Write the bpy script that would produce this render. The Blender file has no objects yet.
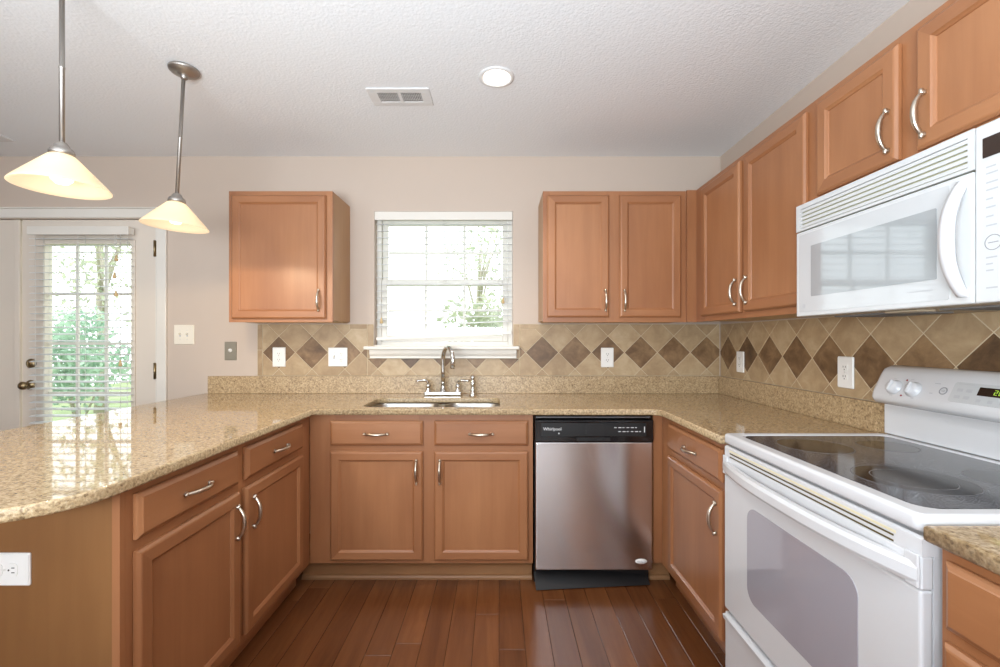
import bpy, bmesh, math, random
from mathutils import Vector, Matrix
PI = math.pi
R = math.radians
random.seed(7)
scene = bpy.context.scene
col = scene.collection

# ------------------------------------------------------------------ camera, exposure
cam_data = bpy.data.cameras.new('camera')
cam_data.sensor_width = 36.0
cam_data.lens = 16.0
cam_data.shift_x = 0.001
cam_data.shift_y = 0.0055
cam_data.clip_start = 0.02
cam = bpy.data.objects.new('camera', cam_data)
cam.location = (0, 0, 1.268)
cam.rotation_euler = (PI / 2, 0, 0)
col.objects.link(cam)
scene.camera = cam
scene.view_settings.view_transform = 'Standard'
scene.view_settings.look = 'None'
scene.view_settings.gamma = 1.0
scene.view_settings.use_curve_mapping = False
scene.view_settings.exposure = 0.0
scene.cycles.use_denoising = True
scene.cycles.max_bounces = 10
scene.cycles.diffuse_bounces = 6
scene.cycles.glossy_bounces = 5
scene.cycles.transparent_max_bounces = 12
scene.cycles.sample_clamp_indirect = 6.0
scene.cycles.caustics_reflective = False
scene.cycles.caustics_refractive = False

# ------------------------------------------------------------------ world and lamps
def lin(c):
    def f(v):
        v /= 255.0
        return v / 12.92 if v <= 0.04045 else ((v + 0.055) / 1.055) ** 2.4
    return (f(c[0]), f(c[1]), f(c[2]), 1.0)

world = bpy.data.worlds.new('world')
scene.world = world
world.use_nodes = True
wn = world.node_tree.nodes
wn['Background'].inputs['Color'].default_value = (0.93, 0.97, 1.0, 1)
wn['Background'].inputs['Strength'].default_value = 3.0

def area(name, loc, rot, sx, sy, power, color=(1, 1, 1)):
    d = bpy.data.lights.new(name, 'AREA')
    d.shape = 'RECTANGLE'
    d.size, d.size_y, d.energy, d.color = sx, sy, power, color
    o = bpy.data.objects.new(name, d)
    o.location, o.rotation_euler = loc, rot
    col.objects.link(o)
    return o

def point(name, loc, power, color, radius=0.03):
    d = bpy.data.lights.new(name, 'POINT')
    d.energy, d.color, d.shadow_soft_size = power, color, radius
    o = bpy.data.objects.new(name, d)
    o.location = loc
    col.objects.link(o)
    return o

# an added soft fill behind the camera, and a flash bounced off the ceiling
area('added_room_fill', (-2.6, -2.4, 1.7), (R(86), 0, R(-30)), 2.6, 1.3, 36, (0.92, 0.965, 1.0))
area('bounce_flash', (-0.55, -0.6, 1.25), (R(150), 0, R(-8)), 1.6, 0.8, 132, (0.82, 0.92, 1.0))

# ------------------------------------------------------------------ materials
def new_mat(name):
    m = bpy.data.materials.new(name)
    m.use_nodes = True
    nt = m.node_tree
    return m, nt, nt.nodes['Principled BSDF']

def N(nt, kind, **kw):
    n = nt.nodes.new(kind)
    for k, v in kw.items():
        setattr(n, k, v)
    return n

def setin(n, **kw):
    for k, v in kw.items():
        n.inputs[k.replace('_', ' ')].default_value = v

def plain(name, rgb, rough=0.5, metal=0.0, coat=0.0, bump=None, var=0.04, vscale=6.0, spec=0.5):
    """a plain surface with a little noise in colour and an optional noise bump (scale, strength, distance)"""
    m, nt, b = new_mat(name)
    tc = N(nt, 'ShaderNodeTexCoord')
    no = N(nt, 'ShaderNodeTexNoise')
    setin(no, Scale=vscale, Detail=4.0)
    nt.links.new(tc.outputs['Object'], no.inputs['Vector'])
    mx = N(nt, 'ShaderNodeMix', data_type='RGBA')
    c = lin(rgb)
    mx.inputs[6].default_value = tuple(max(0, v * (1 - var)) for v in c[:3]) + (1,)
    mx.inputs[7].default_value = tuple(min(1, v * (1 + var)) for v in c[:3]) + (1,)
    nt.links.new(no.outputs['Fac'], mx.inputs[0])
    nt.links.new(mx.outputs[2], b.inputs['Base Color'])
    setin(b, Roughness=rough, Metallic=metal)
    b.inputs['Coat Weight'].default_value = coat
    b.inputs['Specular IOR Level'].default_value = spec
    if bump:
        n2 = N(nt, 'ShaderNodeTexNoise')
        setin(n2, Scale=bump[0], Detail=5.0, Roughness=0.6)
        nt.links.new(tc.outputs['Object'], n2.inputs['Vector'])
        bp = N(nt, 'ShaderNodeBump')
        setin(bp, Strength=bump[1], Distance=bump[2])
        nt.links.new(n2.outputs['Fac'], bp.inputs['Height'])
        nt.links.new(bp.outputs['Normal'], b.inputs['Normal'])
    return m

def wood(name, dark, mid, light, along='z', rough=0.4, coat=0.16, scale=1.0):
    m, nt, b = new_mat(name)
    tc = N(nt, 'ShaderNodeTexCoord')
    oi = N(nt, 'ShaderNodeObjectInfo')
    ad = N(nt, 'ShaderNodeVectorMath', operation='ADD')
    ml = N(nt, 'ShaderNodeMath', operation='MULTIPLY')
    ml.inputs[1].default_value = 37.0
    nt.links.new(oi.outputs['Random'], ml.inputs[0])
    nt.links.new(tc.outputs['Object'], ad.inputs[0])
    nt.links.new(ml.outputs[0], ad.inputs[1])
    mp = N(nt, 'ShaderNodeMapping')
    s = {'z': (1, 1, 0.07), 'x': (0.07, 1, 1), 'y': (1, 0.07, 1)}[along]
    mp.inputs['Scale'].default_value = s
    nt.links.new(ad.outputs[0], mp.inputs['Vector'])
    n1 = N(nt, 'ShaderNodeTexNoise')
    setin(n1, Scale=22.0 * scale, Detail=6.0, Roughness=0.62, Distortion=0.5)
    nt.links.new(mp.outputs[0], n1.inputs['Vector'])
    n2 = N(nt, 'ShaderNodeTexNoise')
    setin(n2, Scale=3.4 * scale, Detail=3.0)
    mp2 = N(nt, 'ShaderNodeMapping')
    mp2.inputs['Scale'].default_value = tuple(max(v, 0.35) for v in s)
    nt.links.new(ad.outputs[0], mp2.inputs['Vector'])
    nt.links.new(mp2.outputs[0], n2.inputs['Vector'])
    mm = N(nt, 'ShaderNodeMix', data_type='FLOAT')
    mm.inputs[0].default_value = 0.68
    nt.links.new(n1.outputs['Fac'], mm.inputs[2])
    nt.links.new(n2.outputs['Fac'], mm.inputs[3])
    cr = N(nt, 'ShaderNodeValToRGB')
    e = cr.color_ramp.elements
    e[0].position, e[0].color = 0.30, lin(dark)
    e[1].position, e[1].color = 0.70, lin(light)
    k = e.new(0.5)
    k.color = lin(mid)
    nt.links.new(mm.outputs[0], cr.inputs[0])
    nt.links.new(cr.outputs[0], b.inputs['Base Color'])
    setin(b, Roughness=rough)
    b.inputs['Coat Weight'].default_value = coat
    b.inputs['Coat Roughness'].default_value = 0.3
    return m

W_D, W_M, W_L = (143, 92, 59), (158, 105, 68), (174, 120, 80)
M = {}
M['wood'] = wood('maple_cabinet', W_D, W_M, W_L, 'z')
M['wood_h'] = wood('maple_cabinet_rail', W_D, W_M, W_L, 'x')
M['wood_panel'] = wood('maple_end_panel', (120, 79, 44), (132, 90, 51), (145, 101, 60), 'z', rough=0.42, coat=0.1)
M['wood_side'] = wood('maple_side_laminate', (158, 116, 74), (172, 129, 86), (184, 142, 98), 'z', rough=0.42, coat=0.1)
M['toe'] = wood('maple_toe_strip', (138, 96, 62), (154, 110, 72), (170, 126, 86), 'x', rough=0.5, coat=0.0)
M['dark_wood'] = plain('dark_toe_recess', (52, 30, 18), 0.7)
M['under'] = plain('cabinet_underside', (196, 170, 134), 0.6)
M['wall'] = plain('beige_wall_paint', (198, 182, 168), 0.75, bump=(180, 0.12, 0.002), var=0.02, vscale=1.5)
M['white_trim'] = plain('white_trim_paint', (226, 221, 212), 0.4)
M['door_paint'] = plain('door_paint', (220, 209, 196), 0.45, var=0.02, vscale=2)
M['blind'] = None
M['appliance'] = plain('white_enamel', (214, 214, 216), 0.22, coat=0.3, var=0.01)
M['appliance_mw'] = plain('white_microwave_plastic', (208, 209, 209), 0.3, coat=0.15, var=0.01)
M['appliance_panel'] = plain('white_gloss_door_face', (200, 202, 203), 0.1, coat=0.5, var=0.01)
M['yellowed'] = plain('yellowed_enamel', (222, 212, 180), 0.4, var=0.05)
M['slot'] = plain('dark_slot', (88, 74, 40), 0.8)
M['vent_gap'] = plain('vent_gap', (176, 172, 142), 0.8)
M['grey_gap'] = plain('grey_gap', (120, 118, 116), 0.8)
M['print_grey'] = plain('grey_print', (150, 151, 154), 0.6)
M['print_faint'] = plain('faint_print', (182, 183, 186), 0.6)
M['print_red'] = plain('red_print', (150, 40, 50), 0.6)
M['print_white'] = plain('white_print', (225, 225, 225), 0.5)
M['display'] = plain('dark_display', (44, 30, 24), 0.12, coat=0.5)
M['oven_window'] = plain('oven_window_glass', (164, 160, 168), 0.09, coat=0.8, var=0.02)
M['mw_window'] = plain('microwave_window_screen', (160, 164, 166), 0.07, coat=1.0, var=0.02)
M['black_gloss'] = plain('black_gloss_plastic', (14, 14, 16), 0.14, coat=0.5)
M['black_matte'] = plain('black_matte_plastic', (16, 16, 17), 0.45)
M['black_edge'] = plain('grey_edge_trim', (120, 122, 124), 0.25, metal=0.6)
M['nickel'] = plain('satin_nickel', (206, 194, 178), 0.3, metal=1.0, var=0.03)
M['nickel_dark'] = plain('brushed_nickel_lamp', (176, 170, 164), 0.45, metal=1.0, var=0.05)
M['chrome'] = plain('chrome', (216, 214, 210), 0.1, metal=1.0, var=0.02)
M['antique'] = plain('antique_brass', (150, 132, 100), 0.3, metal=1.0, var=0.1)
M['steel_plate'] = plain('stainless_plate', (150, 143, 128), 0.4, metal=0.5)
M['plate_white'] = plain('white_plate', (240, 238, 234), 0.35, var=0.01)
M['plate_almond'] = plain('almond_plate', (234, 226, 210), 0.35, var=0.01)
M['slit'] = plain('dark_slit', (70, 60, 54), 0.7)
M['tassel'] = plain('light_wood_tassel', (206, 178, 130), 0.5)
M['cord'] = plain('white_cord', (222, 220, 214), 0.7)
M['vent_white'] = plain('white_register', (222, 221, 220), 0.5, var=0.01)
M['vent_dark'] = plain('register_shadow_gap', (34, 34, 36), 0.8)
M['bark'] = plain('tree_bark', (182, 174, 158), 0.9, bump=(30, 0.8, 0.02), var=0.3)
M['grout'] = plain('grout', (206, 190, 162), 0.85, var=0.06, vscale=20)
M['kick'] = plain('scuffed_black_kick_plate', (24, 23, 24), 0.4, var=0.35, vscale=14)

def steel(name, rgb, rough, along):
    m, nt, b = new_mat(name)
    setin(b, Roughness=rough)
    b.inputs['Base Color'].default_value = lin(rgb)
    setin(b, Metallic=1.0)
    b.inputs['Anisotropic'].default_value = 0.8
    tg = N(nt, 'ShaderNodeTangent', direction_type='RADIAL', axis='Z')
    nt.links.new(tg.outputs[0], b.inputs['Tangent'])
    b.inputs['Anisotropic Rotation'].default_value = 0.25
    return m
M['steel'] = steel('brushed_stainless_door', (234, 232, 233), 0.2, (0.01, 1, 1))
M['sink_steel'] = steel('brushed_stainless_sink', (190, 188, 184), 0.28, (0.02, 1, 1))

def ceiling_mat():
    m, nt, b = new_mat('textured_ceiling')
    b.inputs['Base Color'].default_value = lin((236, 238, 240))
    setin(b, Roughness=0.9)
    tc = N(nt, 'ShaderNodeTexCoord')
    n1 = N(nt, 'ShaderNodeTexNoise')
    setin(n1, Scale=70.0, Detail=5.0, Roughness=0.65)
    v = N(nt, 'ShaderNodeTexVoronoi', feature='SMOOTH_F1')
    setin(v, Scale=95.0)
    nt.links.new(tc.outputs['Object'], n1.inputs['Vector'])
    nt.links.new(tc.outputs['Object'], v.inputs['Vector'])
    ad = N(nt, 'ShaderNodeMath', operation='SUBTRACT')
    nt.links.new(n1.outputs['Fac'], ad.inputs[0])
    nt.links.new(v.outputs['Distance'], ad.inputs[1])
    bp = N(nt, 'ShaderNodeBump')
    setin(bp, Strength=0.22, Distance=0.006)
    nt.links.new(ad.outputs[0], bp.inputs['Height'])
    nt.links.new(bp.outputs['Normal'], b.inputs['Normal'])
    return m
M['ceiling'] = ceiling_mat()

def granite(name, rough, bump=0.004, bscale=45.0):
    m, nt, b = new_mat(name)
    tc = N(nt, 'ShaderNodeTexCoord')
    n1 = N(nt, 'ShaderNodeTexNoise')
    setin(n1, Scale=110.0, Detail=4.0, Roughness=0.7)
    n2 = N(nt, 'ShaderNodeTexVoronoi')
    setin(n2, Scale=170.0, Randomness=1.0)
    n3 = N(nt, 'ShaderNodeTexNoise')
    setin(n3, Scale=7.0, Detail=3.0)
    for n in (n1, n2, n3):
        nt.links.new(tc.outputs['Object'], n.inputs['Vector'])
    cr = N(nt, 'ShaderNodeValToRGB')
    e = cr.color_ramp.elements
    e[0].position, e[0].color = 0.33, lin((84, 64, 42))
    e[1].position, e[1].color = 0.68, lin((214, 194, 162))
    k = e.new(0.43); k.color = lin((148, 121, 86))
    k = e.new(0.53); k.color = lin((184, 158, 120))
    nt.links.new(n1.outputs['Fac'], cr.inputs[0])
    cr2 = N(nt, 'ShaderNodeValToRGB')
    e = cr2.color_ramp.elements
    e[0].position, e[0].color = 0.0, lin((98, 76, 52))
    e[1].position, e[1].color = 1.0, lin((204, 181, 144))
    k = e.new(0.35); k.color = lin((176, 148, 110))
    sep = N(nt, 'ShaderNodeSeparateColor')
    nt.links.new(n2.outputs['Color'], sep.inputs[0])
    nt.links.new(sep.outputs[0], cr2.inputs[0])
    mx = N(nt, 'ShaderNodeMix', data_type='RGBA')
    mx.inputs[0].default_value = 0.45
    nt.links.new(cr.outputs[0], mx.inputs[6])
    nt.links.new(cr2.outputs[0], mx.inputs[7])
    m2 = N(nt, 'ShaderNodeMix', data_type='RGBA', blend_type='MULTIPLY')
    m2.inputs[0].default_value = 0.25
    nt.links.new(mx.outputs[2], m2.inputs[6])
    nt.links.new(n3.outputs['Color'], m2.inputs[7])
    nt.links.new(mx.outputs[2], b.inputs['Base Color'])
    setin(b, Roughness=rough)
    b.inputs['Specular IOR Level'].default_value = 0.6
    nb = N(nt, 'ShaderNodeTexNoise')
    setin(nb, Scale=bscale, Detail=3.0)
    nt.links.new(tc.outputs['Object'], nb.inputs['Vector'])
    bp = N(nt, 'ShaderNodeBump')
    setin(bp, Strength=bump, Distance=0.003)
    nt.links.new(nb.outputs['Fac'], bp.inputs['Height'])
    nt.links.new(bp.outputs['Normal'], b.inputs['Normal'])
    return m
M['granite'] = granite('speckled_beige_granite', 0.035, 0.002)
M['granite_honed'] = granite('honed_beige_granite', 0.35, 0.12, 90.0)
M['granite_edge'] = granite('rough_granite_edge', 0.4, 0.6, 110.0)

def tone_mat(name, stops, rough, noise_scale, noise_mix, stretch=(1, 1, 1), bump=0.1, coat=0.0):
    """colour from the per-tile / per-plank 'tone' attribute, mottled by noise"""
    m, nt, b = new_mat(name)
    at = N(nt, 'ShaderNodeAttribute', attribute_name='tone')
    tc = N(nt, 'ShaderNodeTexCoord')
    mp = N(nt, 'ShaderNodeMapping')
    mp.inputs['Scale'].default_value = stretch
    off = N(nt, 'ShaderNodeVectorMath', operation='ADD')
    sc = N(nt, 'ShaderNodeMath', operation='MULTIPLY')
    sc.inputs[1].default_value = 91.0
    nt.links.new(at.outputs['Fac'], sc.inputs[0])
    nt.links.new(tc.outputs['Object'], mp.inputs['Vector'])
    nt.links.new(mp.outputs[0], off.inputs[0])
    nt.links.new(sc.outputs[0], off.inputs[1])
    no = N(nt, 'ShaderNodeTexNoise')
    setin(no, Scale=noise_scale, Detail=6.0, Roughness=0.65, Distortion=0.4)
    nt.links.new(off.outputs[0], no.inputs['Vector'])
    ma = N(nt, 'ShaderNodeMath', operation='MULTIPLY_ADD')
    sb = N(nt, 'ShaderNodeMath', operation='SUBTRACT')
    sb.inputs[1].default_value = 0.5
    nt.links.new(no.outputs['Fac'], sb.inputs[0])
    nt.links.new(sb.outputs[0], ma.inputs[0])
    ma.inputs[1].default_value = noise_mix
    nt.links.new(at.outputs['Fac'], ma.inputs[2])
    cr = N(nt, 'ShaderNodeValToRGB')
    e = cr.color_ramp.elements
    e[0].position, e[0].color = stops[0][0], lin(stops[0][1])
    e[1].position, e[1].color = stops[-1][0], lin(stops[-1][1])
    for p, c in stops[1:-1]:
        k = e.new(p)
        k.color = lin(c)
    nt.links.new(ma.outputs[0], cr.inputs[0])
    nt.links.new(cr.outputs[0], b.inputs['Base Color'])
    setin(b, Roughness=rough)
    b.inputs['Coat Weight'].default_value = coat
    b.inputs['Coat Roughness'].default_value = 0.2
    if bump:
        bp = N(nt, 'ShaderNodeBump')
        setin(bp, Strength=bump, Distance=0.003)
        nt.links.new(no.outputs['Fac'], bp.inputs['Height'])
        nt.links.new(bp.outputs['Normal'], b.inputs['Normal'])
    return m
M['tile'] = tone_mat('stone_tile', [(0.0, (78, 56, 36)), (0.20, (114, 86, 58)), (0.42, (152, 122, 88)), (0.60, (160, 134, 102)), (0.8, (178, 153, 119)), (1.0, (194, 172, 139))],
                     0.45, 11.0, 0.85, bump=0.15)
M['plank'] = tone_mat('hardwood_plank', [(0.0, (56, 30, 15)), (0.35, (98, 57, 31)), (0.65, (121, 74, 42)), (1.0, (154, 98, 58))],
                      0.24, 14.0, 0.85, stretch=(1, 0.09, 1), bump=0.06, coat=0.2)

def blind_mat():
    m, nt, b = new_mat('white_blind_slat')
    b.inputs['Base Color'].default_value = lin((226, 227, 228))
    setin(b, Roughness=0.45)
    tr = N(nt, 'ShaderNodeBsdfTranslucent')
    tr.inputs['Color'].default_value = lin((240, 240, 236))
    mx = N(nt, 'ShaderNodeMixShader')
    mx.inputs[0].default_value = 0.1
    nt.links.new(b.outputs[0], mx.inputs[1])
    nt.links.new(tr.outputs[0], mx.inputs[2])
    nt.links.new(mx.outputs[0], nt.nodes['Material Output'].inputs['Surface'])
    return m
M['blind'] = blind_mat()

def glass_mat():
    m, nt, b = new_mat('window_glass')
    nt.nodes.remove(b)
    tr = N(nt, 'ShaderNodeBsdfTransparent')
    tr.inputs['Color'].default_value = (0.96, 0.98, 0.97, 1)
    gl = N(nt, 'ShaderNodeBsdfGlossy')
    gl.inputs['Roughness'].default_value = 0.02
    lw = N(nt, 'ShaderNodeLayerWeight')
    pw = N(nt, 'ShaderNodeMath', operation='POWER')
    pw.inputs[1].default_value = 5.0
    nt.links.new(lw.outputs['Facing'], pw.inputs[0])
    fr = N(nt, 'ShaderNodeMath', operation='MULTIPLY_ADD')
    fr.inputs[1].default_value = 0.9
    fr.inputs[2].default_value = 0.03
    nt.links.new(pw.outputs[0], fr.inputs[0])
    mx = N(nt, 'ShaderNodeMixShader')
    nt.links.new(fr.outputs[0], mx.inputs[0])
    nt.links.new(tr.outputs[0], mx.inputs[1])
    nt.links.new(gl.outputs[0], mx.inputs[2])
    nt.links.new(mx.outputs[0], nt.nodes['Material Output'].inputs['Surface'])
    return m
M['glass'] = glass_mat()

def shade_mat():
    m, nt, b = new_mat('alabaster_glass_shade')
    b.inputs['Base Color'].default_value = lin((244, 228, 196))
    setin(b, Roughness=0.2)
    b.inputs['Emission Color'].default_value = (1.0, 0.92, 0.77, 1)
    b.inputs['Emission Strength'].default_value = 0.42
    tr = N(nt, 'ShaderNodeBsdfTranslucent')
    tr.inputs['Color'].default_value = lin((255, 244, 222))
    mx = N(nt, 'ShaderNodeMixShader')
    mx.inputs[0].default_value = 0.55
    nt.links.new(b.outputs[0], mx.inputs[1])
    nt.links.new(tr.outputs[0], mx.inputs[2])
    nt.links.new(mx.outputs[0], nt.nodes['Material Output'].inputs['Surface'])
    return m
M['shade'] = shade_mat()

def emit(name, color, strength):
    m, nt, b = new_mat(name)
    nt.nodes.remove(b)
    em = N(nt, 'ShaderNodeEmission')
    em.inputs['Color'].default_value = color
    em.inputs['Strength'].default_value = strength
    nt.links.new(em.outputs[0], nt.nodes['Material Output'].inputs['Surface'])
    return m
M['bulb'] = emit('warm_bulb', (1.0, 0.92, 0.76, 1), 4.0)
M['downlight'] = emit('recessed_bulb', (1.0, 0.94, 0.84, 1), 9.0)
M['led_green'] = emit('green_clock_digit', (0.55, 0.9, 0.1, 1), 1.0)

def cooktop_glass():
    m, nt, b = new_mat('speckled_black_ceramic_glass')
    tc = N(nt, 'ShaderNodeTexCoord')
    no = N(nt, 'ShaderNodeTexNoise')
    setin(no, Scale=420.0, Detail=2.0)
    nt.links.new(tc.outputs['Object'], no.inputs['Vector'])
    cr = N(nt, 'ShaderNodeValToRGB')
    e = cr.color_ramp.elements
    e[0].position, e[0].color = 0.46, lin((34, 34, 38))
    e[1].position, e[1].color = 0.66, lin((116, 117, 123))
    nt.links.new(no.outputs['Fac'], cr.inputs[0])
    nt.links.new(cr.outputs[0], b.inputs['Base Color'])
    setin(b, Roughness=0.1)
    b.inputs['Specular IOR Level'].default_value = 0.45
    return m
M['cooktop'] = cooktop_glass()
M['burner'] = plain('dark_burner_zone', (24, 22, 23), 0.1, coat=0.0, var=0.1, vscale=60)
M['burner_ring'] = plain('burner_ring_print', (104, 104, 108), 0.25, var=0.1, vscale=60)

def foliage(name, a, b_, c):
    m, nt, b = new_mat(name)
    tc = N(nt, 'ShaderNodeTexCoord')
    no = N(nt, 'ShaderNodeTexNoise')
    setin(no, Scale=2.5, Detail=4.0)
    nt.links.new(tc.outputs['Object'], no.inputs['Vector'])
    cr = N(nt, 'ShaderNodeValToRGB')
    e = cr.color_ramp.elements
    e[0].position, e[0].color = 0.3, lin(a)
    e[1].position, e[1].color = 0.7, lin(c)
    k = e.new(0.5); k.color = lin(b_)
    nt.links.new(no.outputs['Fac'], cr.inputs[0])
    nt.links.new(cr.outputs[0], b.inputs['Base Color'])
    setin(b, Roughness=0.7)
    tr = N(nt, 'ShaderNodeBsdfTranslucent')
    nt.links.new(cr.outputs[0], tr.inputs['Color'])
    mx = N(nt, 'ShaderNodeMixShader')
    mx.inputs[0].default_value = 0.4
    nt.links.new(b.outputs[0], mx.inputs[1])
    nt.links.new(tr.outputs[0], mx.inputs[2])
    nt.links.new(mx.outputs[0], nt.nodes['Material Output'].inputs['Surface'])
    return m
M['leaf_a'] = foliage('green_leaf', (140, 170, 150), (172, 198, 176), (200, 218, 196))
M['leaf_b'] = foliage('olive_leaf', (158, 168, 146), (184, 190, 164), (208, 208, 184))
M['lawn'] = foliage('pale_lawn', (150, 168, 120), (170, 184, 138), (190, 198, 158))

# ------------------------------------------------------------------ mesh builder
class MB:
    def __init__(self):
        self.bm = bmesh.new()
        self.tone = None

    def _mi(self, faces, mi, smooth):
        for f in faces:
            f.material_index = mi
            f.smooth = smooth

    def box(self, x0, x1, y0, y1, z0, z1, mi=0, bev=0.0, seg=2):
        bm = self.bm
        before = set(bm.faces)
        v = [bm.verts.new(p) for p in ((x0, y0, z0), (x1, y0, z0), (x1, y1, z0), (x0, y1, z0), (x0, y0, z1), (x1, y0, z1), (x1, y1, z1), (x0, y1, z1))]
        fs = [bm.faces.new([v[i] for i in q]) for q in ((0, 3, 2, 1), (4, 5, 6, 7), (0, 1, 5, 4), (1, 2, 6, 5), (2, 3, 7, 6), (3, 0, 4, 7))]
        if bev:
            es = list({e for f in fs for e in f.edges})
            bmesh.ops.bevel(bm, geom=es, offset=bev, segments=seg, affect='EDGES', profile=0.5, clamp_overlap=True)
        self._mi([f for f in bm.faces if f not in before], mi, False)
        return self

    def loops(self, rings, mi=0, smooth=False, close=True, cap0=False, cap1=False, mis=None):
        """skin a list of rings (each a list of points of one length)"""
        bm = self.bm
        vr = [[bm.verts.new(p) for p in r] for r in rings]
        n = len(vr[0])
        for k in range(len(vr) - 1):
            a, b = vr[k], vr[k + 1]
            for i in range(n if close else n - 1):
                j = (i + 1) % n
                try:
                    f = bm.faces.new((a[i], a[j], b[j], b[i]))
                    f.material_index = mis[k] if mis else mi
                    f.smooth = smooth
                except ValueError:
                    pass
        for flag, ring in ((cap0, vr[0][::-1]), (cap1, vr[-1])):
            if flag:
                f = bm.faces.new(ring)
                f.material_index = (mis[-1] if flag is cap1 and mis else mi)
                f.smooth = False
        return self

    def rects(self, w, h, prof, mi=0, cap_mi=None, rail_mi=None):
        """a panel in the xz plane: nested rectangles (inset, y) skinned together, flat cap on the last, for doors and drawer fronts"""
        rings = []
        for ins, y in prof:
            rings.append([(ins, y, ins), (w - ins, y, ins), (w - ins, y, h - ins), (ins, y, h - ins)])
        bm = self.bm
        vr = [[bm.verts.new(p) for p in r] for r in rings]
        for k in range(len(vr) - 1):
            for i in range(4):
                j = (i + 1) % 4
                f = bm.faces.new((vr[k][i], vr[k][j], vr[k + 1][j], vr[k + 1][i]))
                f.material_index = (rail_mi if (rail_mi is not None and i in (0, 2)) else mi)
        f = bm.faces.new(vr[-1])
        f.material_index = mi if cap_mi is None else cap_mi
        f = bm.faces.new(vr[0][::-1])
        f.material_index = mi
        return self

    def lathe(self, prof, c=(0, 0, 0), axis='z', seg=28, mi=0, smooth=True, cap0=False, cap1=False):
        """prof: list of (radius, height)"""
        rings = []
        for r, h in prof:
            ring = []
            for i in range(seg):
                a = 2 * PI * i / seg
                x, y = r * math.cos(a), r * math.sin(a)
                p = {'z': (x, y, h), 'y': (x, h, -y), 'x': (h, x, y)}[axis]
                ring.append((c[0] + p[0], c[1] + p[1], c[2] + p[2]))
            rings.append(ring)
        return self.loops(rings, mi, smooth, True, cap0, cap1)

    def tube(self, pts, rad, seg=10, mi=0, cap=True, flat=1.0):
        pts = [Vector(p) for p in pts]
        n = len(pts)
        if not hasattr(rad, '__len__'):
            rad = [rad] * n
        t0 = (pts[1] - pts[0]).normalized()
        up = Vector((0, 0, 1)) if abs(t0.z) < 0.9 else Vector((1, 0, 0))
        u = t0.cross(up).normalized()
        rings = []
        for i in range(n):
            t = (pts[min(i + 1, n - 1)] - pts[max(i - 1, 0)]).normalized()
            u = (u - t * u.dot(t)).normalized()
            v = t.cross(u)
            rings.append([tuple(pts[i] + (u * math.cos(2 * PI * k / seg) + v * flat * math.sin(2 * PI * k / seg)) * rad[i]) for k in range(seg)])
        return self.loops(rings, mi, True, True, cap, cap)

    def prism(self, poly, axis, a0, a1, mi=0, bev=0.0, smooth=False):
        """poly of 2D points extruded along axis between a0 and a1; axis x: (y,z), y: (x,z), z: (x,y)"""
        def P(p, a):
            return {'x': (a, p[0], p[1]), 'y': (p[0], a, p[1]), 'z': (p[0], p[1], a)}[axis]
        bm = self.bm
        before = set(bm.faces)
        A = [bm.verts.new(P(p, a0)) for p in poly]
        B = [bm.verts.new(P(p, a1)) for p in poly]
        n = len(poly)
        fs = [bm.faces.new(A[::-1]), bm.faces.new(B)]
        for i in range(n):
            j = (i + 1) % n
            f = bm.faces.new((A[i], A[j], B[j], B[i]))
            f.smooth = smooth
            fs.append(f)
        bmesh.ops.recalc_face_normals(bm, faces=fs)
        if bev:
            es = [e for e in {e for f in fs[:2] for e in f.edges}]
            bmesh.ops.bevel(bm, geom=es, offset=bev, segments=2, affect='EDGES', profile=0.5, clamp_overlap=True)
        for f in bm.faces:
            if f not in before:
                f.material_index = mi
        return self

    def xform(self, mat):
        self.bm.transform(mat)
        return self

    def build(self, name, mats, parent=None, loc=None, rot=None, recalc=True):
        if recalc:
            bmesh.ops.recalc_face_normals(self.bm, faces=self.bm.faces[:])
        me = bpy.data.meshes.new(name)
        self.bm.to_mesh(me)
        self.bm.free()
        return link(name, me, mats, parent, loc, rot)

def link(name, me, mats, parent=None, loc=None, rot=None):
    if not isinstance(mats, (list, tuple)):
        mats = [mats]
    if not me.materials:
        for m in mats:
            me.materials.append(m)
    o = bpy.data.objects.new(name, me)
    if loc is not None:
        o.location = loc
    if rot is not None:
        o.rotation_euler = rot
    if parent is not None:
        o.parent = parent
    col.objects.link(o)
    return o

def tag(o, label, cat, group=None):
    o['label'] = label
    o['category'] = cat
    if group:
        o['group'] = group
    return o

def thing(name, label, cat, loc=(0, 0, 0), rz=0.0, group=None):
    o = bpy.data.objects.new(name, None)
    o.empty_display_size = 0.1
    o.location = loc
    o.rotation_euler = (0, 0, rz)
    col.objects.link(o)
    return tag(o, label, cat, group)

def structure(o):
    o['kind'] = 'structure'
    return o

def rrect(x0, x1, y0, y1, r, n=6):
    """rounded rectangle outline, counter-clockwise"""
    pts = []
    for cx, cy, a0 in ((x1 - r, y0 + r, -90), (x1 - r, y1 - r, 0), (x0 + r, y1 - r, 90), (x0 + r, y0 + r, 180)):
        for i in range(n + 1):
            a = R(a0 + 90 * i / n)
            pts.append((cx + r * math.cos(a), cy + r * math.sin(a)))
    return pts

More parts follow.
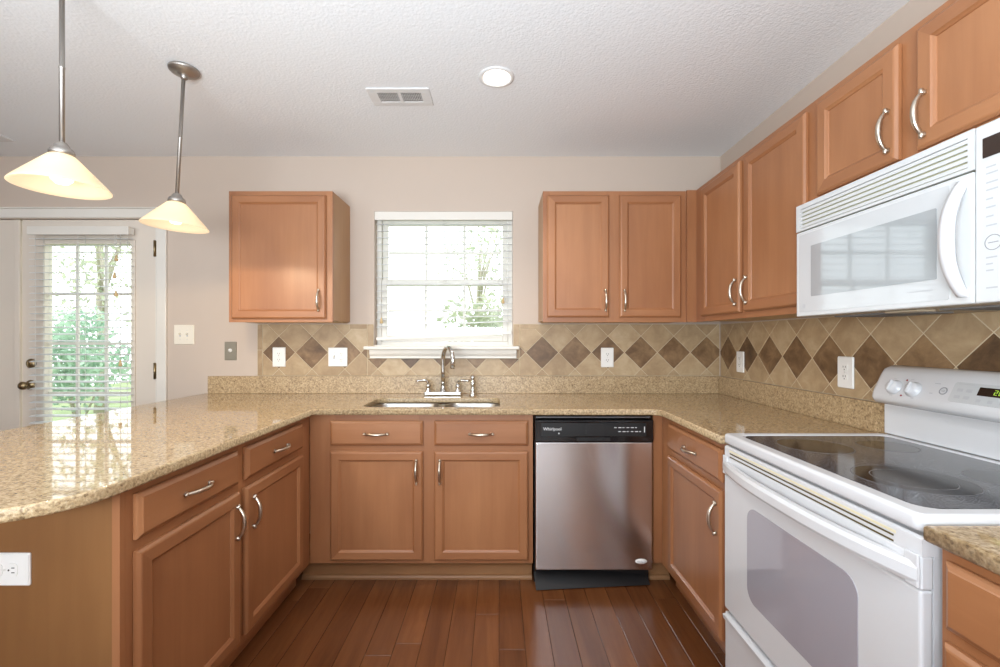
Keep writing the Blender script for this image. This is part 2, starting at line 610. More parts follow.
def curve_slab(outlines, z0, z1, bev):
    """a flat slab with holes and rounded edges: outlines are closed 2D polygons, the first outer, the rest holes"""
    cu = bpy.data.curves.new('slab', 'CURVE')
    cu.dimensions = '2D'
    cu.fill_mode = 'BOTH'
    cu.extrude = (z1 - z0) / 2 - bev
    cu.bevel_depth = bev
    cu.bevel_resolution = 2
    cu.offset = -bev
    for pts in outlines:
        sp = cu.splines.new('POLY')
        sp.points.add(len(pts) - 1)
        for p, q in zip(sp.points, pts):
            p.co = (q[0], q[1], (z0 + z1) / 2, 1)
        sp.use_cyclic_u = True
    ob = bpy.data.objects.new('slab', cu)
    col.objects.link(ob)
    dg = bpy.context.evaluated_depsgraph_get()
    me = bpy.data.meshes.new_from_object(ob.evaluated_get(dg))
    bpy.data.objects.remove(ob)
    me.transform(Matrix.Translation((0, 0, (z0 + z1) / 2)) if abs(min(v.co.z for v in me.vertices) + (z1 - z0) / 2) < 1e-4 else Matrix.Identity(4))
    me.materials.clear()
    return me

def edge_faces(me):
    """second material slot for the rougher side faces of a stone slab"""
    for p in me.polygons:
        p.material_index = 1 if abs(p.normal.z) < 0.75 else 0
    return me

def text_mesh(s, size, extrude=0.0002, align='CENTER', shear=0.0):
    cu = bpy.data.curves.new('text', 'FONT')
    cu.body = s
    cu.size = size
    cu.extrude = extrude
    cu.align_x = align
    cu.align_y = 'CENTER'
    cu.shear = shear
    cu.resolution_u = 2
    ob = bpy.data.objects.new('text', cu)
    col.objects.link(ob)
    dg = bpy.context.evaluated_depsgraph_get()
    me = bpy.data.meshes.new_from_object(ob.evaluated_get(dg))
    bpy.data.objects.remove(ob)
    me.transform(Matrix.Rotation(PI / 2, 4, 'X'))      # stand it up in the xz plane facing -y
    me.materials.clear()
    return me

# ================================================================== SETTING
YW, XR, ZC = 2.897, 1.444, 2.458           # back wall plane, right wall plane, ceiling
XL, YB = -5.4, -4.2

# floor: planks along y, each its own tone
def build_floor():
    bm = bmesh.new()
    lay = bm.faces.layers.float.new('tone')
    w, g = 0.108, 0.0007
    x = XL
    rnd = random.Random(3)
    base = bm.faces.new([bm.verts.new(p) for p in ((XL, YB, -0.002), (XR, YB, -0.002), (XR, YW, -0.002), (XL, YW, -0.002))])
    base[lay] = -0.2
    k = 0
    while x < XR - 0.001:
        x1 = min(x + w, XR)
        y = YB - rnd.random() * 0.9
        while y < YW:
            y1 = min(y + rnd.uniform(0.7, 1.9), YW)
            ya = max(y, YB)
            if y1 > ya + 0.01:
                ins = 0.0015
                o = [bm.verts.new(p) for p in ((x + g, ya + g, -0.0012), (x1 - g, ya + g, -0.0012), (x1 - g, y1 - g, -0.0012), (x + g, y1 - g, -0.0012))]
                t = [bm.verts.new(p) for p in ((x + g + ins, ya + g + ins, 0), (x1 - g - ins, ya + g + ins, 0), (x1 - g - ins, y1 - g - ins, 0), (x + g + ins, y1 - g - ins, 0))]
                tone = rnd.uniform(0.38, 0.64)
                fs = [bm.faces.new(t)] + [bm.faces.new((o[i], o[(i + 1) % 4], t[(i + 1) % 4], t[i])) for i in range(4)]
                for f in fs:
                    f[lay] = tone
            y = y1
        x = x1
    bmesh.ops.recalc_face_normals(bm, faces=bm.faces[:])
    for f in bm.faces:
        if f.normal.z < 0:
            f.normal_flip()
    me = bpy.data.meshes.new('floor')
    bm.to_mesh(me)
    bm.free()
    return structure(link('floor', me, M['plank']))
build_floor()
structure(MB().box(XL - 0.12, XR + 0.12, YB - 0.12, YW + 0.12, -0.16, -0.004).build('floor_slab', M['dark_wood']))
structure(MB().box(XL - 0.12, XR + 0.12, YB - 0.12, YW + 0.12, ZC, ZC + 0.12).build('ceiling', M['ceiling']))

# back wall with the sink window and the french door pair cut out
WX0, WX1, WZ0, WZ1 = -0.812, 0.090, 1.222, 2.100
DX0, DX1, DZ1 = -4.07, -2.222, 2.050
wb = MB()
wb.box(XL, DX0, YW, YW + 0.12, 0, ZC)
wb.box(DX0, DX1, YW, YW + 0.12, DZ1, ZC)
wb.box(DX1, WX0, YW, YW + 0.12, 0, ZC)
wb.box(WX0, WX1, YW, YW + 0.12, 0, WZ0)
wb.box(WX0, WX1, YW, YW + 0.12, WZ1, ZC)
wb.box(WX1, XR + 0.12, YW, YW + 0.12, 0, ZC)
structure(wb.build('wall_back', M['wall']))
structure(MB().box(XR, XR + 0.12, YB, YW, 0, ZC).build('wall_right', M['wall']))
structure(MB().box(XL - 0.12, XL, YB, YW + 0.12, 0, ZC).build('wall_left', M['wall']))
# the living room's unseen end wall; window openings added, one for the dishwasher's reflection
wr = MB()
wr.box(XL, XR, YB - 0.12, YB, 0, 0.5)
wr.box(XL, XR, YB - 0.12, YB, 2.1, ZC)
for a, b in ((XL, -4.6), (-2.6, -0.2), (1.36, XR)):
    wr.box(a, b, YB - 0.12, YB, 0.5, 2.1)
structure(wr.build('wall_front', M['wall']))

# ---------------- sink window
win = structure(bpy.data.objects.new('window_1', None))
col.objects.link(win)
win.location = (0, 0, 0)
wf = MB()
fy0, fy1 = YW + 0.062, YW + 0.118
for a in ((WX0, WX0 + 0.03, WZ0, WZ1), (WX1 - 0.03, WX1, WZ0, WZ1), (WX0 + 0.03, WX1 - 0.03, WZ0, WZ0 + 0.03), (WX0 + 0.03, WX1 - 0.03, WZ1 - 0.03, WZ1)):
    wf.box(a[0], a[1], fy0, fy1, a[2], a[3], bev=0.003)
wf.build('window_frame', M['white_trim'], win)
def sash(name, z0, z1, y0, y1, bars):
    s = MB()
    x0, x1 = WX0 + 0.031, WX1 - 0.031
    s.box(x0, x0 + 0.034, y0, y1, z0, z1, bev=0.003)
    s.box(x1 - 0.034, x1, y0, y1, z0, z1, bev=0.003)
    s.box(x0 + 0.034, x1 - 0.034, y0, y1, z0, z0 + 0.04, bev=0.003)
    s.box(x0 + 0.034, x1 - 0.034, y0, y1, z1 - 0.04, z1, bev=0.003)
    gx0, gx1 = x0 + 0.034, x1 - 0.034
    ym = (y0 + y1) / 2
    for k in (1, 2):
        xx = gx0 + (gx1 - gx0) * k / 3
        s.box(xx - 0.008, xx + 0.008, ym - 0.008, ym + 0.008, z0 + 0.04, z1 - 0.04)
    zz = (z0 + z1) / 2
    for k in range(3):
        s.box(gx0 + (gx1 - gx0) * k / 3 + 0.0081, gx0 + (gx1 - gx0) * (k + 1) / 3 - 0.0081, ym - 0.008, ym + 0.008, zz - 0.008, zz + 0.008)
    o = s.build(name, M['white_trim'], win)
    MB().box(gx0, gx1, ym - 0.001, ym + 0.001, z0 + 0.04, z1 - 0.04).build('pane', M['glass'], o)
WM = 1.645
sash('upper_sash', WM - 0.02, WZ1 - 0.031, fy0 + 0.03, fy1 - 0.002, 3)
sash('lower_sash', WZ0 + 0.031, WM + 0.02, fy0 + 0.002, fy0 + 0.028, 3)
MB().box(-0.40, -0.34, fy0 - 0.006, fy0 + 0.0015, WM + 0.002, WM + 0.016, bev=0.003).build('sash_lock', M['white_trim'], win)

# sill (stool) and apron
sl = MB()
sl.box(WX0 - 0.055, WX1 + 0.040, YW - 0.062, YW - 0.0005, WZ0 - 0.022, WZ0, bev=0.006)
sl.box(WX0 + 0.001, WX1 - 0.001, YW - 0.0005, YW + 0.061, WZ0 - 0.0005, WZ0 + 0.006)
structure(sl.build('trim_1', M['white_trim']))
ap = MB()
zt, zb = WZ0 - 0.0225, WZ0 - 0.078
ap.prism([(YW - 0.0265, zb), (YW - 0.0265, zb + 0.012), (YW - 0.038, zb + 0.03), (YW - 0.042, zt), (YW - 0.0005, zt), (YW - 0.0005, zb)], 'x', WX0 - 0.022, WX1 + 0.022)
structure(ap.build('trim_2', M['white_trim']))

# ---------------- french doors
def french_door(name, x0, x1, hinge_right):
    d = structure(bpy.data.objects.new(name, None))
    col.objects.link(d)
    y0, y1 = YW + 0.004, YW + 0.05
    z0, z1 = 0.012, 2.045
    cx = (x0 + x1) / 2
    gx0, gx1 = cx - 0.285, cx + 0.285
    gz0, gz1 = 0.26, 1.89
    s = MB()
    s.box(x0, gx0, y0, y1, z0, z1)
    s.box(gx1, x1, y0, y1, z0, z1)
    s.box(gx0, gx1, y0, y1, z0, gz0)
    s.box(gx0, gx1, y0, y1, gz1, z1)
    s.build('door_slab', M['door_paint'], d)
    m = MB()
    fr = 0.022
    for a in ((gx0 - fr, gx0 + 0.004, gz0 - fr, gz1 + fr), (gx1 - 0.004, gx1 + fr, gz0 - fr, gz1 + fr), (gx0 + 0.004, gx1 - 0.004, gz0 - fr, gz0 + 0.004), (gx0 + 0.004, gx1 - 0.004, gz1 - 0.004, gz1 + fr)):
        m.box(a[0], a[1], y0 - 0.01, y0 - 0.0002, a[2], a[3], bev=0.003)
    m.build('glass_stop', M['door_paint'], d)
    g = MB()
    yc = (y0 + y1) / 2
    for k in (1, 2):
        xx = gx0 + (gx1 - gx0) * k / 3
        g.box(xx - 0.009, xx + 0.009, yc - 0.006, yc + 0.006, gz0, gz1)
    for k in range(1, 5):
        zz = gz0 + (gz1 - gz0) * k / 5
        for q in range(3):
            g.box(gx0 + (gx1 - gx0) * q / 3 + 0.0091 * (q > 0), gx0 + (gx1 - gx0) * (q + 1) / 3 - 0.0091 * (q < 2), yc - 0.006, yc + 0.006, zz - 0.009, zz + 0.009)
    g.build('muntin_grid', M['white_trim'], d)
    MB().box(gx0, gx1, yc - 0.001, yc + 0.001, gz0, gz1).build('pane', M['glass'], d)
    return d
d1 = french_door('door_1', -3.112, -2.240, True)
d2 = french_door('door_2', -4.05, -3.136, False)
# astragal strip on the inactive leaf
MB().box(-3.150, -3.1145, YW - 0.012, YW + 0.003, 0.014, 2.043, bev=0.003).build('astragal', M['door_paint'], d2)
# hinges, knob and deadbolt of the active leaf
for zz in (1.857, 1.06, 0.25):
    h = MB()
    h.box(-2.250, -2.231, YW - 0.004, YW + 0.003, zz - 0.05, zz + 0.05)
    h.lathe([(0.006, -0.053), (0.006, 0.053)], (-2.2405, YW - 0.006, zz), 'z', 10, cap0=True, cap1=True)
    h.build('hinge', M['antique'], d1)
kx = -3.052
k = MB()
k.lathe([(0.0001, 0.0), (0.032, 0.0), (0.033, -0.006), (0.026, -0.011), (0.012, -0.014), (0.011, -0.026), (0.018, -0.034), (0.026, -0.046), (0.027, -0.056), (0.02, -0.066), (0.0001, -0.069)], (kx, YW + 0.003, 0.968), 'y', 24)
k.build('door_knob', M['antique'], d1)
k = MB()
k.lathe([(0.0001, 0.0), (0.031, 0.0), (0.032, -0.008), (0.024, -0.014), (0.0001, -0.015)], (kx + 0.004, YW + 0.003, 1.108), 'y', 24)
k.box(kx - 0.0, kx + 0.008, YW - 0.026, YW - 0.0105, 1.094, 1.122, bev=0.003)
k.build('deadbolt', M['antique'], d1)
# casing
cs = MB()
cs.box(DX1 + 0.0005, DX1 + 0.062, YW - 0.018, YW - 0.0005, 0, DZ1 + 0.0035, bev=0.004)
cs.box(DX0 - 0.062, DX0 - 0.0005, YW - 0.018, YW - 0.0005, 0, DZ1 + 0.0035, bev=0.004)
cs.box(DX0 - 0.062, DX1 + 0.062, YW - 0.02, YW - 0.0005, DZ1 + 0.004, DZ1 + 0.064, bev=0.004)
cs.box(DX0 - 0.066, DX1 + 0.066, YW - 0.025, YW - 0.0005, DZ1 + 0.0645, DZ1 + 0.072, bev=0.003)
structure(cs.build('trim_3', M['white_trim']))
jb = MB()
jb.box(DX1 - 0.017, DX1 - 0.0002, YW, YW + 0.115, 0, DZ1 - 0.0005)
jb.box(DX0 + 0.0002, DX0 + 0.017, YW, YW + 0.115, 0, DZ1 - 0.0005)
structure(jb.build('trim_4', M['white_trim']))
structure(MB().box(DX1 + 0.063, -1.93, YW - 0.014, YW - 0.0005, 0, 0.09, bev=0.004).build('baseboard_back', M['white_trim']))

# ---------------- tile backsplash
TC, PITCH, TZ = 1.351, 0.2141, 1.180
def clip(poly, axis, lim, keep_less):
    out = []
    n = len(poly)
    for i in range(n):
        a, b = poly[i], poly[(i + 1) % n]
        ina = (a[axis] <= lim) if keep_less else (a[axis] >= lim)
        inb = (b[axis] <= lim) if keep_less else (b[axis] >= lim)
        if ina:
            out.append(a)
        if ina != inb:
            t = (lim - a[axis]) / (b[axis] - a[axis])
            out.append((a[0] + (b[0] - a[0]) * t, a[1] + (b[1] - a[1]) * t))
    return out

def inset_poly(poly, d):
    n = len(poly)
    area2 = sum(poly[i][0] * poly[(i + 1) % n][1] - poly[(i + 1) % n][0] * poly[i][1] for i in range(n))
    if area2 < 0:
        poly = poly[::-1]
    out = []
    for i in range(n):
        p0, p1, p2 = Vector(poly[i - 1]), Vector(poly[i]), Vector(poly[(i + 1) % n])
        e1, e2 = (p1 - p0), (p2 - p1)
        if e1.length < 1e-6 or e2.length < 1e-6:
            return None
        n1, n2 = Vector((-e1.y, e1.x)).normalized(), Vector((-e2.y, e2.x)).normalized()
        s = n1 + n2
        if s.length < 1e-6:
            return None
        s = s / max(0.15, (1 + n1.dot(n2)))
        out.append(p1 + s * d)
    return [(p.x, p.y) for p in out]

def dedupe(poly):
    out = []
    for p in poly:
        if not out or (abs(p[0] - out[-1][0]) + abs(p[1] - out[-1][1])) > 2e-3:
            out.append(p)
    if len(out) > 1 and abs(out[0][0] - out[-1][0]) + abs(out[0][1] - out[-1][1]) < 2e-3:
        out.pop()
    return out

def tiles(name, regions, borders, centre, mapf, seed):
    """regions: (u0,u1,z0,z1) rectangles filled with diamonds; borders: thin rectangles of one tile each; mapf(u, z, out) -> world point"""
    bm = bmesh.new()
    lay = bm.faces.layers.float.new('tone')
    rnd = random.Random(seed)
    g, th, bev = 0.0016, 0.006, 0.0012
    def add(poly, tone, up=0.0):
        poly = dedupe(poly)
        if len(poly) < 3:
            return
        a2 = abs(sum(poly[i][0] * poly[(i + 1) % len(poly)][1] - poly[(i + 1) % len(poly)][0] * poly[i][1] for i in range(len(poly)))) / 2
        if a2 < 0.00025:
            return
        p0, p1 = inset_poly(poly, g), inset_poly(poly, g + bev)
        if not p0 or not p1:
            return
        A = [bm.verts.new(mapf(p[0], p[1], 0.0015)) for p in p0]
        B = [bm.verts.new(mapf(p[0], p[1], th - bev + up)) for p in p0]
        C_ = [bm.verts.new(mapf(p[0], p[1], th + up)) for p in p1]
        n = len(A)
        fs = [bm.faces.new(C_)]
        for i in range(n):
            j = (i + 1) % n
            fs.append(bm.faces.new((A[i], A[j], B[j], B[i])))
            fs.append(bm.faces.new((B[i], B[j], C_[j], C_[i])))
        for f in fs:
            f[lay] = tone
    tone_of = {}
    for (u0, u1, z0, z1) in regions:
        # grout bed
        q = [bm.verts.new(mapf(u, z, 0.0045)) for u, z in ((u0, z0), (u1, z0), (u1, z1), (u0, z1))]
        f = bm.faces.new(q)
        f[lay] = 0.0
        f.material_index = 1
        h = PITCH / 2
        k0, k1 = int(math.floor((u0 - centre) / h)) - 2, int(math.ceil((u1 - centre) / h)) + 2
        r0, r1 = int(math.floor((z0 - TZ) / h)) - 2, int(math.ceil((z1 - TZ) / h)) + 2
        for k in range(k0, k1 + 1):
            for r in range(r0, r1 + 1):
                if (k + r) % 2:
                    continue
                cu, cz = centre + k * h, TZ + r * h
                poly = [(cu - h, cz), (cu, cz - h), (cu + h, cz), (cu, cz + h)]
                poly = clip(clip(clip(clip(poly, 0, u1, True), 0, u0, False), 1, z1, True), 1, z0, False) if True else poly
                if len(poly) < 3:
                    continue
                if (k, r) not in tone_of:
                    tone_of[(k, r)] = rnd.uniform(0.12, 0.32) if r == 0 else rnd.uniform(0.66, 0.86)
                add(poly, tone_of[(k, r)])
    for (u0, u1, z0, z1) in borders:
        q = [bm.verts.new(mapf(u, z, 0.0063)) for u, z in ((u0, z0), (u1, z0), (u1, z1), (u0, z1))]
        f = bm.faces.new(q)
        f[lay] = 0.0
        f.material_index = 1
        L = u1 - u0 > z1 - z0
        n = max(1, int(round((u1 - u0 if L else z1 - z0) / 0.152)))
        for k in range(n):
            a, b = k / n, (k + 1) / n
            poly = [(u0 + (u1 - u0) * a, z0), (u0 + (u1 - u0) * b, z0), (u0 + (u1 - u0) * b, z1), (u0 + (u1 - u0) * a, z1)] if L else \
                   [(u0, z0 + (z1 - z0) * a), (u1, z0 + (z1 - z0) * a), (u1, z0 + (z1 - z0) * b), (u0, z0 + (z1 - z0) * b)]
            add(poly, rnd.uniform(0.6, 0.76), 0.0016)
    me = bpy.data.meshes.new(name)
    bm.to_mesh(me)
    bm.free()
    o = link(name, me, [M['tile'], M['grout']])
    return o
SZ0, SZ1 = 1.0285, 1.3645
BW = 0.032
aL, aR = WX0 - 0.045, WX1 + 0.045      # tiled zone stops here on either side of the window
bs = tiles('tile_backsplash',
      [(-1.571 + BW, aL, SZ0, SZ1), (aR, XR - 0.009, SZ0, SZ1), (aL, aR, SZ0, WZ0 - 0.080)],
      [(-1.571, -1.571 + BW, SZ0, SZ1), (-0.972, aL, SZ1 - BW, SZ1), (aR, 0.262, SZ1 - BW, SZ1),
       (aL, aL + 0.042, WZ0 + 0.001, SZ1), (aR - 0.042, aR, WZ0 + 0.001, SZ1),
       (aL, aL + 0.020, WZ0 - 0.0795, WZ0 - 0.023), (aR - 0.020, aR, WZ0 - 0.0795, WZ0 - 0.023)],
      TC, lambda u, z, o: (u, YW - 0.0005 - o, z), 11)
tag(bs, 'tan stone tile backsplash with a row of brown diamonds around the sink window', 'backsplash')
bs2 = tiles('tile_backsplash', [(0.30, YW - 0.009, SZ0, SZ1)], [], 2.791, lambda u, z, o: (XR - 0.0005 - o, u, z), 12)
tag(bs2, 'tan stone tile backsplash with brown diamonds on the wall behind the range', 'backsplash')

# ================================================================== CABINETS
HANDLE = None
def handle(parent, x, y, z, horizontal=False):
    """arched satin nickel pull with flared feet, 12 cm, standing off towards -y"""
    global HANDLE
    if HANDLE is None:
        h = MB()
        pts, rad = [], []
        L = 0.055
        for i in range(25):
            t = -1 + 2 * i / 24
            pts.append((0, -0.006 - 0.021 * (1 - abs(t) ** 2.4), t * L))
            rad.append(0.0044 + 0.0030 * (1 - t * t))
        h.tube(pts, rad, 10)
        for s in (-1, 1):
            h.lathe([(0.0001, 0), (0.0078, 0), (0.0082, -0.003), (0.006, -0.007), (0.0055, -0.010), (0.0001, -0.012)], (0, 0, s * (L + 0.001)), 'y', 14)
            h.lathe([(0.0001, -0.008), (0.0045, -0.006), (0.006, 0), (0.0045, 0.006), (0.0001, 0.008)], (0, -0.007, s * (L + 0.004)), 'z', 12)
        me = bpy.data.meshes.new('handle')
        bmesh.ops.recalc_face_normals(h.bm, faces=h.bm.faces[:])
        h.bm.to_mesh(me)
        h.bm.free()
        me.materials.append(M['nickel'])
        HANDLE = me
    o = bpy.data.objects.new('handle', HANDLE)
    o.location = (x, y, z)
    if horizontal:
        o.rotation_euler = (0, PI / 2, 0)
    o.parent = parent
    col.objects.link(o)
    return o

DT = 0.020
def door(root, x0, x1, z0, z1, hx=None, hz=None, name='door'):
    d = MB()
    d.rects(x1 - x0, z1 - z0, [(0.001, -0.0008), (0.0, -0.004), (0.0, -0.012), (0.006, -0.0185), (0.010, -DT), (0.043, -DT), (0.047, -0.0165), (0.052, -0.0135), (0.0535, -0.0105)], 0, rail_mi=1)
    o = d.build(name, [M['wood'], M['wood_h']], root, (x0, 0, z0), recalc=True)
    if hx is not None:
        handle(o, hx - x0, -DT, hz - z0)
    return o

def drawer(root, x0, x1, z0, z1, hx=None, hz=None):
    d = MB()
    d.rects(x1 - x0, z1 - z0, [(0.001, -0.0008), (0.0, -0.004), (0.0, -0.010), (0.004, -0.014), (0.011, -0.018), (0.013, -DT)], 0)
    o = d.build('drawer', [M['wood_h']], root, (x0, 0, z0))
    if hx is not None:
        handle(o, hx - x0, -DT, hz - z0, True)
    return o

def base_cabinet(label, loc, rz, w, depth=0.60, group='maple base cabinets', toe_light=True, kick=(0.0, None), side_left=True):
    root = thing('base_cabinet', label, 'cabinet', loc, rz, group)
    b = MB()
    t = 0.016
    b.box(0.0005, t, 0.019, depth, 0.115, 0.882)
    b.box(w - t, w - 0.0005, 0.019, depth, 0.115, 0.882)
    b.box(t, w - t, depth - 0.01, depth, 0.115, 0.882)
    b.box(t, w - t, 0.019, depth - 0.01, 0.115, 0.130)
    b.build('carcass', M['wood'], root)
    return root

def frame_of(root, w, z0, z1, xs, zs):
    """face frame: outer rectangle plus stiles at xs (x0,x1) and rails at zs (z0,z1)"""
    f = MB()
    for a, c in xs:
        f.box(a, c, 0.0, 0.0188, z0, z1)
    for i in range(len(xs) - 1):
        for a, c in zs:
            f.box(xs[i][1], xs[i + 1][0], 0.0002, 0.0188, a, c, mi=1)
    f.build('face_frame', [M['wood'], M['wood_h']], root)

def toe(root, x0, x1, light=True):
    if light:
        t = MB()
        t.box(x0, x1, 0.070, 0.082, 0.0005, 0.1145)
        t.build('toe_kick', M['toe'], root)
        s = MB()
        s.prism([(0.0695, 0.0005), (0.052, 0.0005), (0.052, 0.010), (0.057, 0.020), (0.0695, 0.024)], 'x', x0, x1)
        s.prism([(0.0695, 0.064), (0.062, 0.067), (0.060, 0.076), (0.0695, 0.082)], 'x', x0, x1)
        s.build('shoe_moulding', M['toe'], root)
    else:
        MB().box(x0, x1, 0.070, 0.082, 0.0005, 0.1145).build('toe_kick', M['wood_h'], root)

FZ0, FZ1 = 0.115, 0.8825
RZ = [(0.115, 0.150), (0.690, 0.735), (0.838, 0.8825)]
# --- sink base
X0 = -0.972
root = base_cabinet('wide two-door maple base cabinet under the sink', (X0, 2.287, 0), 0, 1.146)
frame_of(root, 1.146, FZ0, FZ1, [(0.0, 0.13), (0.560, 0.662), (1.105, 1.146)], RZ)
toe(root, -0.068, 1.146)
for a, b, hx in ((-0.864, -0.390, -0.4215), (-0.332, 0.150, -0.3015)):
    door(root, a - X0, b - X0, 0.135, 0.694, hx - X0, 0.590)
    drawer(root, a - X0, b - X0, 0.722, 0.850, (a + b) / 2 - X0, 0.783)
# --- peninsula
root = base_cabinet('maple base cabinet at the open end of the peninsula, with end panel', (-0.974, 1.158, 0), PI / 2, 0.502)
frame_of(root, 0.502, FZ0, FZ1, [(0.0, 0.05), (0.462, 0.502)], RZ)
toe(root, 0.0, 0.502, False)
door(root, 0.022, 0.487, 0.145, 0.703, 0.462, 0.598)
drawer(root, 0.022, 0.480, 0.734, 0.857, 0.250, 0.795)
ep = MB()
ep.box(-0.016, -0.0005, 0.0205, 0.96, 0.0005, 0.8825)
ep.build('end_panel', M['wood_panel'], root)
MB().box(-0.0165, -0.0005, 0.0, 0.020, 0.0005, 0.8825).build('corner_post', M['wood'], root)
root = base_cabinet('maple base cabinet of the peninsula next to the sink corner', (-0.974, 1.660, 0), PI / 2, 0.626)
frame_of(root, 0.626, FZ0, FZ1, [(0.0, 0.045), (0.49, 0.6255)], RZ)
toe(root, 0.0, 0.626, False)
door(root, 0.024, 0.514, 0.145, 0.703, 0.068, 0.598)
drawer(root, 0.028, 0.514, 0.734, 0.857, 0.285, 0.791)
# --- range side, far
root = base_cabinet('maple base cabinet between the dishwasher corner and the range', (0.84, 2.287, 0), -PI / 2, 0.664)
frame_of(root, 0.664, FZ0, FZ1, [(0.0, 0.14), (0.615, 0.664)], RZ)
toe(root, 0.0, 0.664, False)
door(root, 0.118, 0.637, 0.145, 0.703, 0.605, 0.590)
drawer(root, 0.118, 0.637, 0.734, 0.857, 0.379, 0.790)
f = MB()
f.box(-0.0195, -0.0005, -0.047, -0.0002, FZ0, FZ1)
f.build('corner_filler', M['wood'], root)
t = MB()
t.box(-0.082, -0.070, -0.047, 0.06, 0.0005, 0.1145)
t.prism([(-0.0695, 0.0005), (-0.052, 0.0005), (-0.052, 0.010), (-0.057, 0.020), (-0.0695, 0.024)], 'y', -0.047, 0.06)
t.build('corner_toe_kick', M['toe'], root)
# --- range side, near
root = base_cabinet('maple base cabinet on the camera side of the range', (0.84, 0.842, 0), -PI / 2, 0.46)
frame_of(root, 0.46, FZ0, FZ1, [(0.0, 0.04), (0.42, 0.46)], RZ)
toe(root, 0.0, 0.46, False)
door(root, 0.017, 0.443, 0.145, 0.706, 0.41, 0.598)
drawer(root, 0.017, 0.443, 0.731, 0.857, 0.23, 0.795)

# --- wall cabinets
def wall_cabinet(label, loc, rz, w, h, depth, xs):
    root = thing('wall_cabinet', label, 'cabinet', loc, rz, 'maple wall cabinets')
    b = MB()
    b.box(0.0, w, 0.0192, depth, 0.010, h)
    b.build('carcass', M['wood_side'], root)
    MB().box(0.014, w - 0.014, 0.0195, depth, 0.004, 0.0098).build('bottom_panel', M['under'], root)
    f = MB()
    for a, c in xs:
        f.box(a, c, 0.0, 0.019, 0.0, h)
    for i in range(len(xs) - 1):
        f.box(xs[i][1], xs[i + 1][0], 0.0002, 0.019, 0.0, 0.045, mi=1)
        f.box(xs[i][1], xs[i + 1][0], 0.0002, 0.019, h - 0.045, h, mi=1)
    f.build('face_frame', [M['wood'], M['wood_h']], root)
    return root
UH = 0.764
root = wall_cabinet('single-door maple wall cabinet hanging alone beside the sink window', (-1.575, 2.592, 1.366), 0, 0.604, UH, 0.3045, [(0, 0.04), (0.564, 0.604)])
door(root, 0.022, 0.569, 0.020, 0.738, 0.531, 0.126)
root = wall_cabinet('two-door maple wall cabinet facing the room above the dishwasher', (0.256, 2.592, 1.366), 0, 0.832, UH, 0.3045, [(0, 0.04), (0.37, 0.457), (0.79, 0.832)])
door(root, 0.024, 0.383, 0.028, 0.738, 0.360, 0.125)
door(root, 0.444, 0.801, 0.028, 0.738, 0.470, 0.125)
XU = 1.143
root = wall_cabinet('tall two-door maple wall cabinet between the corner and the microwave', (XU, 2.592, 1.366), -PI / 2, 0.980, UH, 0.3005, [(0, 0.13), (0.48, 0.565), (0.935, 0.98)])
door(root, 0.112, 0.506, 0.028, 0.738, 0.480, 0.125)
door(root, 0.546, 0.955, 0.028, 0.738, 0.573, 0.125)
f = MB()
f.box(0.0, 0.019, -0.054, -0.0002, 0.0, UH)
f.build('corner_filler', M['wood'], root)
root = wall_cabinet('short two-door maple wall cabinet above the microwave', (XU, 1.6115, 1.744), -PI / 2, 0.760, 2.130 - 1.744, 0.3005, [(0, 0.045), (0.345, 0.42), (0.715, 0.76)])
door(root, 0.034, 0.353, 0.032, 0.360, 0.327, 0.124)
door(root, 0.410, 0.729, 0.032, 0.360, 0.436, 0.120)

# ================================================================== COUNTERTOPS
CE, RE, FE = -0.937, 0.808, 2.239
CZ0, CZ1 = 0.8835, 0.9145
def arc(cx, cy, r, a0, a1, n=8):
    return [(cx + r * math.cos(R(a0 + (a1 - a0) * i / n)), cy + r * math.sin(R(a0 + (a1 - a0) * i / n))) for i in range(n + 1)]
outer = [(-1.92, YW - 0.001)]
outer += arc(-1.92 + 0.12, 0.895 + 0.12, 0.12, 180, 270)
outer += arc(CE - 0.20, 0.895 + 0.20, 0.20, 270, 360, 12)
outer += [(CE, FE), (RE - 0.05, FE), (RE - 0.015, FE - 0.014), (RE, FE - 0.05), (RE, 1.620), (XR - 0.001, 1.620), (XR - 0.001, YW - 0.001)]
SX0, SXM, SX1, SY0, SY1 = -0.722, -0.330, 0.004, 2.313, 2.672
def sink_outline(r=0.07, dx=0.0):
    return rrect(SX0 + dx, SX1 - dx, SY0 + dx, SY1 - dx, r)
hole = sink_outline()[::-1]
me = curve_slab([outer, hole], CZ0, CZ1, 0.006)
ct = thing('countertop', 'speckled beige granite countertop running from the peninsula past the sink to the range', 'countertop', (0, 0, CZ0))
link('worktop_slab', edge_faces(me), [M['granite'], M['granite_edge']], ct, (0, 0, -CZ0))
u = MB()
u.box(-1.886, XR - 0.022, YW - 0.021, YW - 0.0008, CZ1 + 0.0002 - CZ0, SZ0 - 0.001 - CZ0, bev=0.002)
u.build('back_upstand', M['granite_honed'], ct)
u = MB()
u.box(XR - 0.0215, XR - 0.0008, 1.622, YW - 0.0008, CZ1 + 0.0002 - CZ0, SZ0 - 0.001 - CZ0, bev=0.002)
u.build('side_upstand', M['granite_honed'], ct)
near = [(RE, 0.33), (XR - 0.001, 0.33), (XR - 0.001, 0.846), (RE, 0.846)]
ct2 = link('countertop', edge_faces(curve_slab([near], CZ0, CZ1, 0.006)), [M['granite'], M['granite_edge']])
tag(ct2, 'short piece of granite countertop on the camera side of the range', 'countertop')

